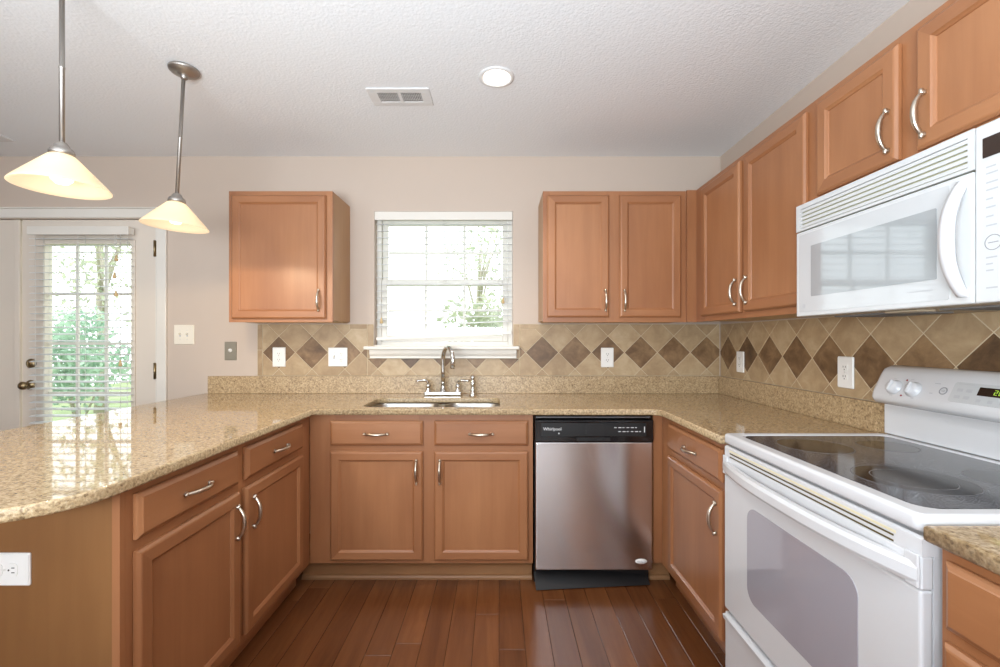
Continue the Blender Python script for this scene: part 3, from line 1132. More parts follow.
# ---------------- sink
sk = thing('kitchen_sink', 'double-bowl stainless undermount sink below the window', 'sink', ((SX0 + SX1) / 2, (SY0 + SY1) / 2, 0.70))
def bowl(name, x0, x1):
    cx, cy = (SX0 + SX1) / 2, (SY0 + SY1) / 2
    m = MB()
    rings = []
    for ins, z, r in ((-0.005, CZ0 - 0.001, 0.075), (0.0, CZ0 - 0.001, 0.07), (0.002, CZ0 - 0.008, 0.07), (0.012, CZ0 - 0.11, 0.065), (0.022, CZ0 - 0.165, 0.06), (0.05, CZ0 - 0.178, 0.05)):
        rings.append([(p[0] - cx, p[1] - cy, z - 0.70) for p in rrect(x0 + ins, x1 - ins, SY0 + ins, SY1 - ins, r)])
    m.loops(rings, 0, True, True, False, False)
    mx, my = (x0 + x1) / 2 - cx, (SY0 + SY1) / 2 - cy
    zb = CZ0 - 0.178 - 0.70
    n = len(rings[0])
    drain = []
    for i in range(n):
        p = rings[-1][i]
        a = math.atan2(p[1] - my, p[0] - mx)
        drain.append((mx + 0.045 * math.cos(a), my + 0.045 * math.sin(a), zb - 0.003))
    m.loops([rings[-1], drain], 0, True)
    o = m.build(name, M['sink_steel'], sk)
    d = MB()
    d.lathe([(0.0455, 0.0), (0.040, 0.002), (0.036, -0.004), (0.0001, -0.006)], (mx, my, zb - 0.002), 'z', 24)
    d.build('drain', M['chrome'], o)
bowl('bowl', SX0 - 0.004, SXM - 0.016)
bowl('bowl', SXM + 0.016, SX1 + 0.004)
dv = MB()
dv.box(SXM - 0.0155 - (SX0 + SX1) / 2, SXM + 0.0155 - (SX0 + SX1) / 2, SY0 - (SY0 + SY1) / 2 + 0.004, SY1 - (SY0 + SY1) / 2 - 0.004, CZ0 - 0.030 - 0.70, CZ0 - 0.0035 - 0.70, bev=0.004)
dv.build('divider', M['sink_steel'], sk)

# ---------------- faucet
fx, fy = -0.352, 2.795
fa = thing('faucet', 'chrome gooseneck faucet with two lever handles behind the sink', 'faucet', (fx, fy, CZ1))
b = MB()
b.box(-0.118, 0.118, -0.028, 0.028, 0.0003, 0.024, bev=0.008, seg=3)
b.build('base_plate', M['chrome'], fa)
s = MB()
s.lathe([(0.021, 0.018), (0.020, 0.030), (0.015, 0.045), (0.013, 0.075), (0.015, 0.080), (0.013, 0.085)], (0, 0, 0), 'z', 20)
dirx, diry = 0.55, -0.835
pts = [(0, 0, 0.07), (0, 0, 0.15), (0, 0, 0.225)]
r0 = 0.067
for i in range(1, 15):
    a = PI - PI * i / 14 * 1.08
    d = r0 + r0 * math.cos(a)
    pts.append((dirx * d, diry * d, 0.225 + r0 * 1.15 * math.sin(a)))
lp = Vector(pts[-1])
dn = (lp - Vector(pts[-2])).normalized()
pts.append(tuple(lp + dn * 0.03))
s.tube(pts, [0.0135] * (len(pts) - 3) + [0.0135, 0.0145, 0.016], 14)
s.build('spout', M['chrome'], fa)
for sgn in (-1, 1):
    h = MB()
    h.lathe([(0.021, 0.0175), (0.020, 0.026), (0.014, 0.036), (0.013, 0.05), (0.017, 0.056), (0.015, 0.064), (0.010, 0.074), (0.0001, 0.076)], (sgn * 0.093, 0, 0), 'z', 18)
    h.tube([(sgn * 0.093, 0, 0.066), (sgn * 0.094, -0.002, 0.080), (sgn * 0.104, -0.006, 0.092), (sgn * 0.125, -0.012, 0.094), (sgn * 0.150, -0.018, 0.092), (sgn * 0.166, -0.021, 0.092)], [0.011, 0.010, 0.009, 0.008, 0.007, 0.008], 10)
    h.build('lever_handle', M['chrome'], fa)
sp = MB()
sp.lathe([(0.024, 0.0003), (0.024, 0.006), (0.017, 0.012), (0.014, 0.022), (0.017, 0.034), (0.014, 0.042), (0.012, 0.052), (0.016, 0.064), (0.017, 0.078), (0.012, 0.088), (0.011, 0.1), (0.016, 0.108), (0.015, 0.118), (0.008, 0.124), (0.0001, 0.125)], (0, 0, 0), 'z', 18)
so = sp.build('side_sprayer', M['chrome'], None, (-0.165, 2.795, CZ1))
tag(so, 'chrome side sprayer standing on the counter next to the faucet', 'sprayer')

# ================================================================== DISHWASHER
dw = thing('dishwasher', 'stainless dishwasher with black control panel under the counter', 'dishwasher', (0.178, 2.287, 0))
DWW = 0.612
b = MB()
b.box(0.006, DWW - 0.006, 0.01, 0.57, 0.10, 0.876)
b.box(0.03, DWW - 0.03, 0.06, 0.52, 0.0005, 0.0995)
b.build('tub', M['black_matte'], dw)
v = MB()
v.box(0.004, DWW - 0.012, -0.016, 0.009, 0.860, 0.878, bev=0.003)
v.box(0.010, DWW - 0.018, -0.0185, -0.0162, 0.866, 0.8715, mi=1)
v.build('top_trim', [M['black_gloss'], M['black_edge']], dw)
c = MB()
c.box(0.004, DWW - 0.006, -0.037, 0.009, 0.745, 0.857, bev=0.006, seg=3)
cp = c.build('control_panel', M['black_gloss'], dw)
ins = MB()
ins.box(0.036, DWW - 0.045, -0.0385, -0.0372, 0.776, 0.842, bev=0.001)
ins.box(0.215, 0.385, -0.0392, -0.0386, 0.752, 0.770)
ins.build('control_inset', M['black_matte'], cp)
pk = MB()
pk.prism(rrect(0.262, 0.355, 0.778, 0.838, 0.014), 'y', -0.0402, -0.0388)
pk.box(0.318, 0.345, -0.0405, -0.0395, 0.752, 0.760)
pk.build('latch_pocket', M['kick'], cp)
link('logo', text_mesh('Whirlpool', 0.022), M['print_white'], cp, (0.092, -0.0388, 0.812))
icons = [(0.122, 0.128, 0.787, 0.793), (0.556, 0.560, 0.795, 0.825)]
for i in range(2):
    for j in range(7):
        if (i, j) not in ((0, 0), (1, 6)):
            x = 0.405 + 0.021 * j
            icons.append((x, x + 0.009 + 0.003 * ((i + j) % 3), 0.798 + 0.020 * i, 0.8015 + 0.020 * i))
for a, b, c_, d_ in icons:
    ic = MB()
    ic.box(a, b, -0.0391, -0.0386, c_, d_)
    ic.build('panel_marking', M['print_white'], cp)
d = MB()
d.box(0.008, DWW - 0.010, -0.032, 0.009, 0.0945, 0.7445, bev=0.006, seg=3)
dd = d.build('door', M['steel'], dw)
bd = MB()
bd.lathe([(0.0001, -0.0038), (0.027, -0.0038), (0.030, -0.002), (0.030, 0.0)], (0, 0, 0), 'y', 28)
bd.xform(Matrix.Diagonal((1, 1, 0.42, 1)))
bo = bd.build('badge', M['plate_white'], dd, (0.543, -0.0322, 0.140))
link('badge_lettering', text_mesh('Whirlpool', 0.011), M['print_grey'], dd, (0.543, -0.0364, 0.140))
# the loose kick plate
kp = MB()
kp.box(0, 0.592, -0.004, 0, 0, 0.094, bev=0.0015)
kpo = kp.build('kick_plate', M['kick'], dw, (0.008, -0.052, 0.0035), (R(-50), 0, R(4.8)))
MB().box(0.004, DWW - 0.01, 0.035, 0.052, 0.0005, 0.0935).build('toe_panel', M['black_matte'], dw)

# ================================================================== RANGE
RWID = 0.757
RY = 1.6135 - RWID / 2
rg = thing('range', 'white freestanding electric range with black glass cooktop', 'range', (0.812, RY + RWID / 2, 0), -PI / 2)
# local: x along the front from the far end to the near end, y into the wall, z up
b = MB()
b.box(0.004, RWID - 0.004, 0.030, 0.600, 0.05, 0.888)
b.build('body', M['appliance'], rg)
for x in (0.06, RWID - 0.06):
    for y in (0.10, 0.54):
        ft = MB()
        ft.lathe([(0.018, 0.0005), (0.018, 0.0495)], (x, y, 0), 'z', 12, cap0=True, cap1=True)
        ft.build('levelling_foot', M['black_matte'], rg)
# cooktop frame
me = curve_slab([rrect(0.0, RWID, 0.0, 0.585, 0.02), rrect(0.040, RWID - 0.040, 0.045, 0.555, 0.035)[::-1]], 0.893, 0.928, 0.009)
link('cooktop_frame', me, M['appliance'], rg)
me = curve_slab([rrect(0.041, RWID - 0.041, 0.046, 0.554, 0.034)], 0.902, 0.9255, 0.001)
gl = link('glass_top', me, M['cooktop'], rg)
def burner(x, y, r, r2=None):
    m = MB()
    m.lathe([(r, 0.0), (r, 0.0002), (r - 0.0025, 0.0003), (r - 0.0025, 0.0)], (x, y, 0.9256), 'z', 56)
    if r2:
        m.lathe([(r2, 0.0), (r2, 0.0002), (r2 - 0.002, 0.0003), (r2 - 0.002, 0.0)], (x, y, 0.9256), 'z', 48)
    m.lathe([(r - 0.003, 0.00015), (0.0001, 0.00015)], (x, y, 0.9256), 'z', 56, mi=1)
    m.build('burner_ring', [M['burner_ring'], M['burner']], gl)
burner(0.185, 0.200, 0.105)
burner(0.525, 0.200, 0.120, 0.082)
burner(0.190, 0.430, 0.080)
burner(0.535, 0.432, 0.085)
# backguard: riser then console
bg = MB()
bg.box(0.006, RWID - 0.006, 0.580, 0.612, 0.9285, 1.052, bev=0.004)
bg.build('backguard_riser', M['appliance'], rg)
prof = [(0.612, 1.040), (0.560, 1.038), (0.540, 1.044), (0.5325, 1.058), (0.537, 1.078), (0.572, 1.150), (0.582, 1.166), (0.600, 1.174), (0.622, 1.174), (0.622, 1.040)]
cn = MB()
def shrink(p, k):
    cy, cz = 0.585, 1.10
    return (cy + (p[0] - cy) * k, cz + (p[1] - cz) * k)
rings = []
for x, k in ((0.0, 0.80), (0.006, 0.92), (0.018, 1.0), (RWID - 0.018, 1.0), (RWID - 0.006, 0.92), (RWID, 0.80)):
    rings.append([(x,) + shrink(p, k) for p in prof])
cn.loops(rings, 0, False, True, True, True)
con = cn.build('control_console', M['appliance'], rg)
for p in con.data.polygons:
    p.use_smooth = len(p.vertices) == 4
ANG = math.atan2(0.572 - 0.537, 1.150 - 1.078)      # console face leans back
def on_face(x, t, out=0.0):
    """point on the console face: t from 0 (bottom) to 1 (top)"""
    y = 0.537 + (0.572 - 0.537) * t
    z = 1.078 + (1.150 - 1.078) * t
    return (x, y - out * math.cos(ANG), z + out * math.sin(ANG))
def knob(x):
    k = MB()
    k.lathe([(0.0265, 0.0), (0.0265, -0.003), (0.022, -0.005), (0.021, -0.014), (0.019, -0.016), (0.0001, -0.0165)], (0, 0, 0), 'y', 30)
    k.box(-0.0045, 0.0045, -0.024, -0.014, -0.019, 0.019, bev=0.003)
    k.box(-0.001, 0.001, -0.0245, -0.0238, 0.006, 0.017, mi=1)
    k.build('knob', [M['appliance'], M['print_grey']], con, on_face(x, 0.33, 0.0005), (-ANG, 0, 0))
for x in (0.085, 0.155, RWID - 0.155, RWID - 0.085):
    knob(x)
def face_part(name, mb, mat, x, t, out=0.0006):
    return mb.build(name, mat, con, on_face(x, t, out), (-ANG, 0, 0))
for x, z in ((-0.012, 0.032), (0.052, 0.034), (0.000, -0.030), (0.078, -0.030)):
    m = MB()
    m.box(x - 0.006, x + 0.006, -0.0003, 0.0, z - 0.001, z + 0.001)
    face_part('knob_marking', m, M['print_faint'], 0.085, 0.33)
for x, z in ((0.034, 0.030), (0.038, -0.026)):
    m = MB()
    m.lathe([(0.003, 0), (0.003, -0.0015), (0.0001, -0.002)], (x, 0, z), 'y', 12)
    face_part('indicator_lamp', m, M['print_red'], 0.085, 0.33)
m = MB()
m.lathe([(0.0125, 0), (0.0125, -0.0008), (0.0095, -0.0008), (0.0095, 0)], (0, 0, 0), 'y', 24)
e = face_part('emblem', m, M['print_grey'], 0.250, 0.42)
link('emblem_lettering', text_mesh('GE', 0.009), M['print_grey'], con, on_face(0.250, 0.42, 0.0010), (-ANG, 0, 0))
for x, z, w in ((-0.026, 0.022, 0.018), (-0.034, -0.012, 0.010)):
    m = MB()
    m.box(x - w / 2, x + w / 2, -0.0003, 0, z - 0.0015, z + 0.0015)
    face_part('small_print', m, M['print_faint'], 0.250, 0.42)
# keypad plate with eight pads and the clock
kpd = MB()
kpd.prism(rrect(-0.180, 0.170, -0.032, 0.032, 0.008), 'y', -0.0012, 0.0)
ko = face_part('keypad', kpd, M['appliance_panel'], 0.455, 0.44)
ds = MB()
ds.box(-0.108, 0.040, -0.0022, -0.0013, -0.004, 0.022, bev=0.0004)
do_ = face_part('display', ds, M['display'], 0.455, 0.44)
dg = MB()
def seg7(mb, ch, x, z, s):
    on = {'1': 'bc', '2': 'abged', '0': 'abcdef', '4': 'fgbc', '5': 'afgcd', '8': 'abcdefg'}[ch]
    S = {'a': (0, 1, .5, 1), 'b': (.5, .5, .5, 1), 'c': (.5, 0, .5, .5), 'd': (0, 0, .5, 0), 'e': (0, 0, 0, .5), 'f': (0, .5, 0, 1), 'g': (0, .5, .5, .5)}
    for q in on:
        a, b_, c_, d_ = S[q]
        mb.box(x + a * s - 0.0007, x + c_ * s + 0.0007, -0.0026, -0.0022, z + b_ * s - 0.0007, z + d_ * s + 0.0007)
for i, ch in enumerate('20'):
    seg7(dg, ch, -0.066 + 0.012 * i, 0.003, 0.013)
face_part('clock_digit', dg, M['led_green'], 0.455, 0.44)
keys = [(-0.166 + j * 0.026, -0.150 + j * 0.026, -0.020 + i * 0.022, -0.010 + i * 0.022) for i in range(2) for j in range(2)]
keys += [(-0.104 + j * 0.030, -0.092 + j * 0.030, -0.024, -0.015) for j in range(5)]
keys += [(0.086 + j * 0.030, 0.106 + j * 0.030, -0.020 + i * 0.022, -0.010 + i * 0.022) for i in range(2) for j in range(2)]
for a, b, c_, d_ in keys:
    kb = MB()
    kb.box(a, b, -0.0018, -0.0013, c_, d_, bev=0.0002)
    face_part('key', kb, M['print_faint'], 0.455, 0.44)
kb = MB()
kb.box(-0.168, -0.125, -0.0018, -0.0013, 0.0255, 0.0275)
face_part('key_marking', kb, M['print_faint'], 0.455, 0.44)
# oven door
od = MB()
od.box(0.003, RWID - 0.003, 0.004, 0.0295, 0.300, 0.780, bev=0.006, seg=3)
odo = od.build('oven_door', M['appliance'], rg)
ot = MB()
ot.box(0.003, RWID - 0.003, 0.004, 0.0295, 0.7805, 0.846, bev=0.004)
ot.prism([(0.006, 0.8465), (0.0065, 0.879), (0.012, 0.884), (0.0295, 0.884), (0.0295, 0.8465)], 'x', 0.003, RWID - 0.003)
oto = ot.build('door_top_panel', M['appliance'], odo)
sl_ = MB()
sl_.box(0.035, RWID - 0.060, 0.0056, 0.0068, 0.867, 0.873, mi=1)
for zz in (0.862, 0.850):
    sl_.box(0.040, RWID - 0.065, 0.0045 if zz > 0.846 else 0.002, 0.0072, zz - 0.0018, zz + 0.0018)
sl_.build('vent_slot', [M['slot'], M['yellowed']], odo)
ow = MB()
ow.prism(rrect(0.153, 0.604, 0.415, 0.722, 0.045), 'y', 0.0025, 0.0055, bev=0.0008)
ow.build('oven_window', M['oven_window'], odo)
# bowed bar handle with chunky ends
hd = MB()
rings = []
n = 28
for i in range(n + 1):
    x = 0.004 + (RWID - 0.008) * i / n
    t = abs(2 * i / n - 1)
    out = 0.042 * (1 - t ** 2.6) + 0.006
    th = 0.020
    z0, z1 = 0.792, 0.832
    yo = 0.0035 - out
    rings.append([(x, yo + 0.004, z0), (x, yo, z0 + 0.008), (x, yo, z1 - 0.010), (x, yo + 0.005, z1), (x, min(0.0035, yo + th), z1), (x, min(0.0038, yo + th), z0)])
hd.loops(rings, 0, False, True, True, True)
ho = hd.build('door_handle', M['appliance'], odo)
for x0 in (0.0035, RWID - 0.0335):
    eb = MB()
    eb.box(x0, x0 + 0.030, -0.002, 0.0036, 0.784, 0.850, bev=0.0025, seg=2)
    eb.build('handle_end', M['appliance'], odo)
# storage drawer
dr = MB()
dr.box(0.003, RWID - 0.003, 0.006, 0.0295, 0.060, 0.286, bev=0.006, seg=3)
dro = dr.build('storage_drawer', M['appliance'], rg)
lp_ = MB()
lp_.prism([(0.0055, 0.262), (-0.008, 0.270), (-0.010, 0.284), (0.0055, 0.288)], 'x', 0.02, RWID - 0.02)
lp_.build('drawer_lip', M['appliance'], dro)

# ================================================================== MICROWAVE
MWY0, MWW = 1.600, 0.760
mwz0, mwz1 = 1.348, 1.7425
mw = thing('microwave', 'white over-the-range microwave under the short wall cabinet', 'microwave', (1.070, MWY0, mwz0), -PI / 2)
H = mwz1 - mwz0
b = MB()
b.box(0.0, MWW, 0.022, 0.372, 0.006, H)
b.build('body', M['appliance_mw'], mw)
u = MB()
u.box(0.004, MWW - 0.004, 0.026, 0.370, 0.0, 0.0058)
u.box(0.05, 0.30, 0.10, 0.26, -0.004, -0.0002, mi=1)
u.box(0.42, 0.68, 0.10, 0.26, -0.004, -0.0002, mi=1)
u.box(0.31, 0.41, 0.05, 0.10, -0.006, -0.0002, mi=0, bev=0.002)
u.build('underside', [plain('underside_enamel', (176, 160, 136), 0.4), M['grey_gap']], mw)
# louvred vent above the door
v = MB()
vz0, vz1 = 0.302, H
v.box(0.0, 0.598, 0.008, 0.0215, vz0, vz1, mi=1)
nl = 5
v.box(0.0, 0.598, 0.0, 0.0078, vz1 - 0.016, vz1)
v.box(0.0, 0.598, 0.0, 0.0078, vz0, vz0 + 0.008)
v.box(0.0, 0.022, 0.0, 0.0078, vz0 + 0.008, vz1 - 0.016)
v.box(0.585, 0.598, 0.0, 0.0078, vz0 + 0.008, vz1 - 0.016)
zz0, zz1 = vz0 + 0.008, vz1 - 0.016
for i in range(nl):
    a = zz0 + (zz1 - zz0) * (i + 0.5) / nl
    hgt = (zz1 - zz0) / nl
    v.prism([(0.0078, a + hgt * 0.46), (0.0, a + hgt * 0.30), (0.0, a - hgt * 0.36), (0.0078, a - hgt * 0.20)], 'x', 0.022, 0.585)
v.build('vent_grille', [M['appliance_mw'], M['vent_gap']], mw)
d = MB()
d.box(0.0, 0.597, 0.0, 0.0215, 0.0, 0.2985, bev=0.004, seg=2)
md = d.build('door', M['appliance_mw'], mw)
f = MB()
f.prism(rrect(0.018, 0.545, 0.014, 0.286, 0.006), 'y', -0.0012, 0.0002)
f.build('door_face', M['appliance_panel'], md)
w_ = MB()
w_.prism(rrect(0.078, 0.515, 0.066, 0.240, 0.004), 'y', -0.0022, -0.0008)
w_.build('door_window', M['mw_window'], md)
for q in ((0.435, 0.505, 0.040, 0.042), (0.036, 0.048, 0.028, 0.042)):
    tx = MB()
    tx.box(q[0], q[1], -0.0016, -0.0012, q[2], q[3])
    tx.build('door_print', M['print_faint'], md)
h = MB()
pts = []
rings = []
n = 26
for i in range(n + 1):
    t = -1 + 2 * i / n
    z = 0.150 + 0.134 * t
    out = 0.036 * (1 - abs(t) ** 2.4)
    wd = 0.0105 + 0.005 * (1 - t * t)
    cx = 0.576 - 0.006 * (1 - t * t)
    y0 = -0.001 - out
    rings.append([(cx - wd, y0 + 0.004, z), (cx - wd * 0.6, y0 - 0.008, z), (cx + wd * 0.6, y0 - 0.008, z), (cx + wd, y0 + 0.004, z), (cx + wd * 0.8, y0 + 0.013, z), (cx - wd * 0.8, y0 + 0.013, z)])
h.loops(rings, 0, True, True, True, True)
h.build('handle', M['appliance'], md)
c = MB()
c.box(0.600, MWW, 0.0, 0.0215, 0.0, H, bev=0.004, seg=2)
mc = c.build('control_panel', M['appliance_mw'], mw)
s = MB()
s.box(0.618, 0.735, -0.002, -0.0002, 0.318, 0.362, bev=0.0006)
s.build('display', M['display'], mc)
rows = [(0.296, 3), (0.282, 2), (0.262, 3), (0.246, 3), (0.226, 3), (0.208, 3), (0.188, 3), (0.168, 2), (0.098, 3), (0.084, 3), (0.070, 3), (0.032, 2)]
rr = random.Random(5)
for z, n_ in rows:
    for j in range(n_):
        x = 0.624 + j * 0.042
        w = rr.uniform(0.012, 0.024)
        kk = MB()
        kk.box(x, x + w, -0.0005, -0.0001, z - 0.0016, z + 0.0016)
        kk.build('key_marking', M['print_faint'], mc)
rr_ = MB()
rr_.lathe([(0.017, 0), (0.017, -0.0006), (0.0155, -0.0006), (0.0155, 0)], (0.638, -0.0001, 0.130), 'y', 28)
rr_.lathe([(0.017, 0), (0.017, -0.0006), (0.0155, -0.0006), (0.0155, 0)], (0.705, -0.0001, 0.130), 'y', 28)
rr_.box(0.628, 0.648, -0.0006, -0.0001, 0.129, 0.131)
rr_.build('button_marking', M['print_grey'], mc)

# ================================================================== BLINDS
def blind(name, label, x0, x1, yc, ztop, zbot, sag=0.0, cords=(), tassels=(), slat_w=0.048, tilt=8.0, val_out=0.012, val_h=0.055, gap=0.0437):
    root = thing(name, label, 'blind', ((x0 + x1) / 2, yc, zbot))
    L = (x1 - x0) / 2
    v = MB()
    v.box(-L - 0.004, L + 0.004, -slat_w / 2 - val_out, -slat_w / 2 - val_out + 0.009, ztop - val_h - zbot, ztop - zbot, bev=0.003)
    v.box(-L, L, -slat_w / 2 + 0.002, slat_w / 2 - 0.002, ztop - 0.045 - zbot, ztop - 0.004 - zbot)
    v.build('valance', M['white_trim'], root)
    s = MB()
    z = ztop - 0.075
    n = int((ztop - 0.075 - zbot - 0.02) / gap)
    for i in range(n):
        zc = ztop - 0.075 - i * gap - zbot
        dz = slat_w / 2 * math.sin(R(tilt))
        prof = []
        for q in range(5):
            t = -1 + q / 2
            prof.append((slat_w / 2 * math.cos(R(tilt)) * t, zc + dz * t + 0.0022 * (1 - t * t)))
        prof2 = [(p[0], p[1] - 0.0026) for p in prof[::-1]]
        fr = i / max(1, n - 1)
        rings = []
        for xx, k in ((-L + 0.004, -1), (L - 0.004, 1)):
            rings.append([(xx, p[0], p[1] + sag * k * fr ** 6) for p in prof + prof2])
        s.loops(rings, 0, False, True, True, True)
    s.build('slats', M['blind'], root)
    b = MB()
    b.loops([[(xx, y, z_ + sag * k) for y, z_ in ((-slat_w / 2, 0.0), (slat_w / 2, 0.0), (slat_w / 2, 0.020), (-slat_w / 2, 0.020))] for xx, k in ((-L + 0.004, -1), (L - 0.004, 1))], 0, False, True, True, True)
    b.build('bottom_rail', M['white_trim'], root)
    c = MB()
    for t in cords:
        for yy in (-slat_w / 2 - 0.002, slat_w / 2 + 0.002):
            c.tube([(t * L, yy, 0.01 + sag * t), (t * L, yy, ztop - 0.05 - zbot)], 0.0012, 5)
    c.build('ladder_cord', M['cord'], root)
    for tx_, zt in tassels:
        c = MB()
        c.tube([(tx_ - (x0 + x1) / 2, -slat_w / 2 - 0.006, zt - zbot), (tx_ - (x0 + x1) / 2, -slat_w / 2 - 0.006, ztop - val_h - zbot)], 0.001, 5)
        p = c.build('pull_cord', M['cord'], root)
        m = MB()
        m.lathe([(0.0001, 0.004), (0.004, 0.002), (0.007, -0.014), (0.011, -0.030), (0.008, -0.036), (0.0001, -0.036)], (tx_ - (x0 + x1) / 2, -slat_w / 2 - 0.006, zt - zbot), 'z', 12)
        m.build('tassel', M['tassel'], p)
    return root
blind('window_blind', 'white slatted blind in the sink window, bottom rail hanging askew', WX0 + 0.006, WX1 - 0.006, YW + 0.030, WZ1 - 0.002, 1.280, 0.020,
      (-0.8, 0.0, 0.8), ((0.026, 1.535), (-0.767, 1.405)))
blind('door_blind', 'white slatted blind hanging over the glass of the door with the knob', -3.006, -2.366, YW - 0.036, 1.988, 0.30, 0.0,
      (-0.85, 0.0, 0.85), ((-2.437, 1.800), (-2.449, 1.690), (-2.440, 1.575), (-2.412, 1.130)), val_out=0.006)
blind('door_blind', 'white slatted blind on the door leaf at the photo edge', -3.93, -3.29, YW - 0.036, 1.988, 0.30, 0.0, (-0.85, 0.0, 0.85), (), val_out=0.006)

# ================================================================== LIGHTS
def pendant(label, x, y, tilt, ang):
    root = thing('pendant_light', label, 'pendant light', (x, y, ZC), 0, 'pendant lights over the peninsula')
    c = MB()
    c.lathe([(0.0001, -0.0005), (0.058, -0.0005), (0.060, -0.004), (0.058, -0.012), (0.054, -0.013), (0.052, -0.018), (0.044, -0.020), (0.040, -0.024), (0.030, -0.026), (0.016, -0.030), (0.014, -0.042), (0.010, -0.046), (0.0001, -0.047)], (0, 0, 0), 'z', 36)
    for s in (-1, 1):
        c.lathe([(0.004, -0.0), (0.004, -0.005), (0.0001, -0.006)], (0.038 * s * 0.7, -0.038 * s * 0.7, -0.018), 'z', 8)
    c.build('canopy', M['nickel_dark'], root)
    ax = Matrix.Rotation(R(tilt), 4, 'Y')
    r = MB()
    r.lathe([(0.0076, -0.040), (0.0076, -0.30), (0.0085, -0.301), (0.0085, -0.306), (0.0076, -0.307), (0.0076, -0.555)], (0, 0, 0), 'z', 12, cap0=True, cap1=True)
    r.xform(ax)
    r.build('rod', M['nickel_dark'], root)
    k = MB()
    k.lathe([(0.0001, -0.548), (0.013, -0.550), (0.020, -0.560), (0.021, -0.566), (0.029, -0.570), (0.033, -0.580), (0.033, -0.590), (0.0001, -0.591)], (0, 0, 0), 'z', 24)
    k.xform(ax)
    k.build('socket_cap', M['nickel_dark'], root)
    s = MB()
    s.lathe([(0.030, -0.591), (0.036, -0.594), (0.060, -0.620), (0.093, -0.656), (0.118, -0.684), (0.126, -0.6945), (0.1265, -0.697), (0.124, -0.697), (0.115, -0.687), (0.090, -0.659), (0.057, -0.623), (0.033, -0.597), (0.027, -0.593)], (0, 0, 0), 'z', 48)
    s.xform(ax)
    s.build('lamp_shade', M['shade'], root)
    b = MB()
    b.lathe([(0.012, -0.592), (0.013, -0.612), (0.017, -0.622), (0.028, -0.640), (0.031, -0.655), (0.028, -0.670), (0.017, -0.682), (0.0001, -0.686)], (0, 0, 0), 'z', 20)
    b.xform(ax)
    b.build('bulb', M['bulb'], root)
    p = ax @ Vector((0, 0, -0.700))
    return (x + p.x, y + p.y, ZC + p.z)
p1 = pendant('pendant light with frosted glass cone over the near end of the peninsula', -1.428, 1.452, 0.0, 0)
p2 = pendant('pendant light with frosted glass cone nearer the back wall, rod hanging slightly crooked', -1.388, 1.959, 3.2, 0)
for p in (p1, p2):
    d = bpy.data.lights.new('pendant_glow', 'SPOT')
    d.energy, d.color, d.spot_size, d.spot_blend, d.shadow_soft_size = 9.0, (1.0, 0.80, 0.54), R(172), 0.12, 0.025
    o = bpy.data.objects.new('pendant_glow', d)
    o.location = p
    col.objects.link(o)

# recessed ceiling light
rl = thing('recessed_light', 'round recessed ceiling light glowing above the sink aisle', 'ceiling light', (-0.011, 2.018, ZC))
t = MB()
t.lathe([(0.058, -0.0005), (0.062, -0.006), (0.074, -0.007), (0.080, -0.004), (0.081, -0.0005)], (0, 0, 0), 'z', 40)
t.build('trim_ring', M['vent_white'], rl)
t = MB()
t.lathe([(0.0001, -0.022), (0.020, -0.021), (0.040, -0.014), (0.052, -0.006), (0.057, -0.0005)], (0, 0, 0), 'z', 32)
t.build('lamp_lens', M['downlight'], rl)
d = bpy.data.lights.new('recessed_glow', 'SPOT')
d.energy, d.color, d.spot_size, d.spot_blend, d.shadow_soft_size = 26, (1.0, 0.92, 0.82), R(120), 0.6, 0.05
o = bpy.data.objects.new('recessed_glow', d)
o.location = (-0.011, 2.018, ZC - 0.035)
col.objects.link(o)

# ceiling registers
def register(label, x0, x1, y0, y1):
    root = thing('ceiling_vent', label, 'vent', ((x0 + x1) / 2, (y0 + y1) / 2, ZC))
    L, W = (x1 - x0) / 2, (y1 - y0) / 2
    f = MB()
    m = 0.034
    z0, z1 = -0.007, -0.0005
    f.box(-L, L, -W, -W + m, z0, z1, bev=0.002)
    f.box(-L, L, W - m, W, z0, z1, bev=0.002)
    f.box(-L, -L + m + 0.012, -W + m, W - m, z0, z1)
    f.box(L - m - 0.012, L, -W + m, W - m, z0, z1)
    f.box(-0.009, 0.009, -W + m, W - m, z0, z1)
    f.build('register_frame', M['vent_white'], root)
    MB().box(-L + m, L - m, -W + m, W - m, -0.0018, -0.0006).build('duct_opening', M['vent_dark'], root)
    s = MB()
    for side in (-1, 1):
        a, b = (0.010, L - m - 0.013)
        n = 11
        for i in range(n):
            xx = side * (a + (b - a) * (i + 0.5) / n)
            s.box(xx - 0.0016, xx + 0.0016, -W + m, W - m, -0.0062, -0.002)
        for q in (-1, 1):
            yy = q * (W - m) * 0.36
            s.box(min(side * a, side * b), max(side * a, side * b), yy - 0.0012, yy + 0.0012, -0.0068, -0.0063)
    s.build('louver', M['vent_white'], root)
    return root
register('white ceiling air vent between the pendants and the recessed light', -0.632, -0.332, 2.103, 2.254)
register('ceiling air vent above the french doors at the photo edge', -3.20, -2.90, 2.52, 2.67)

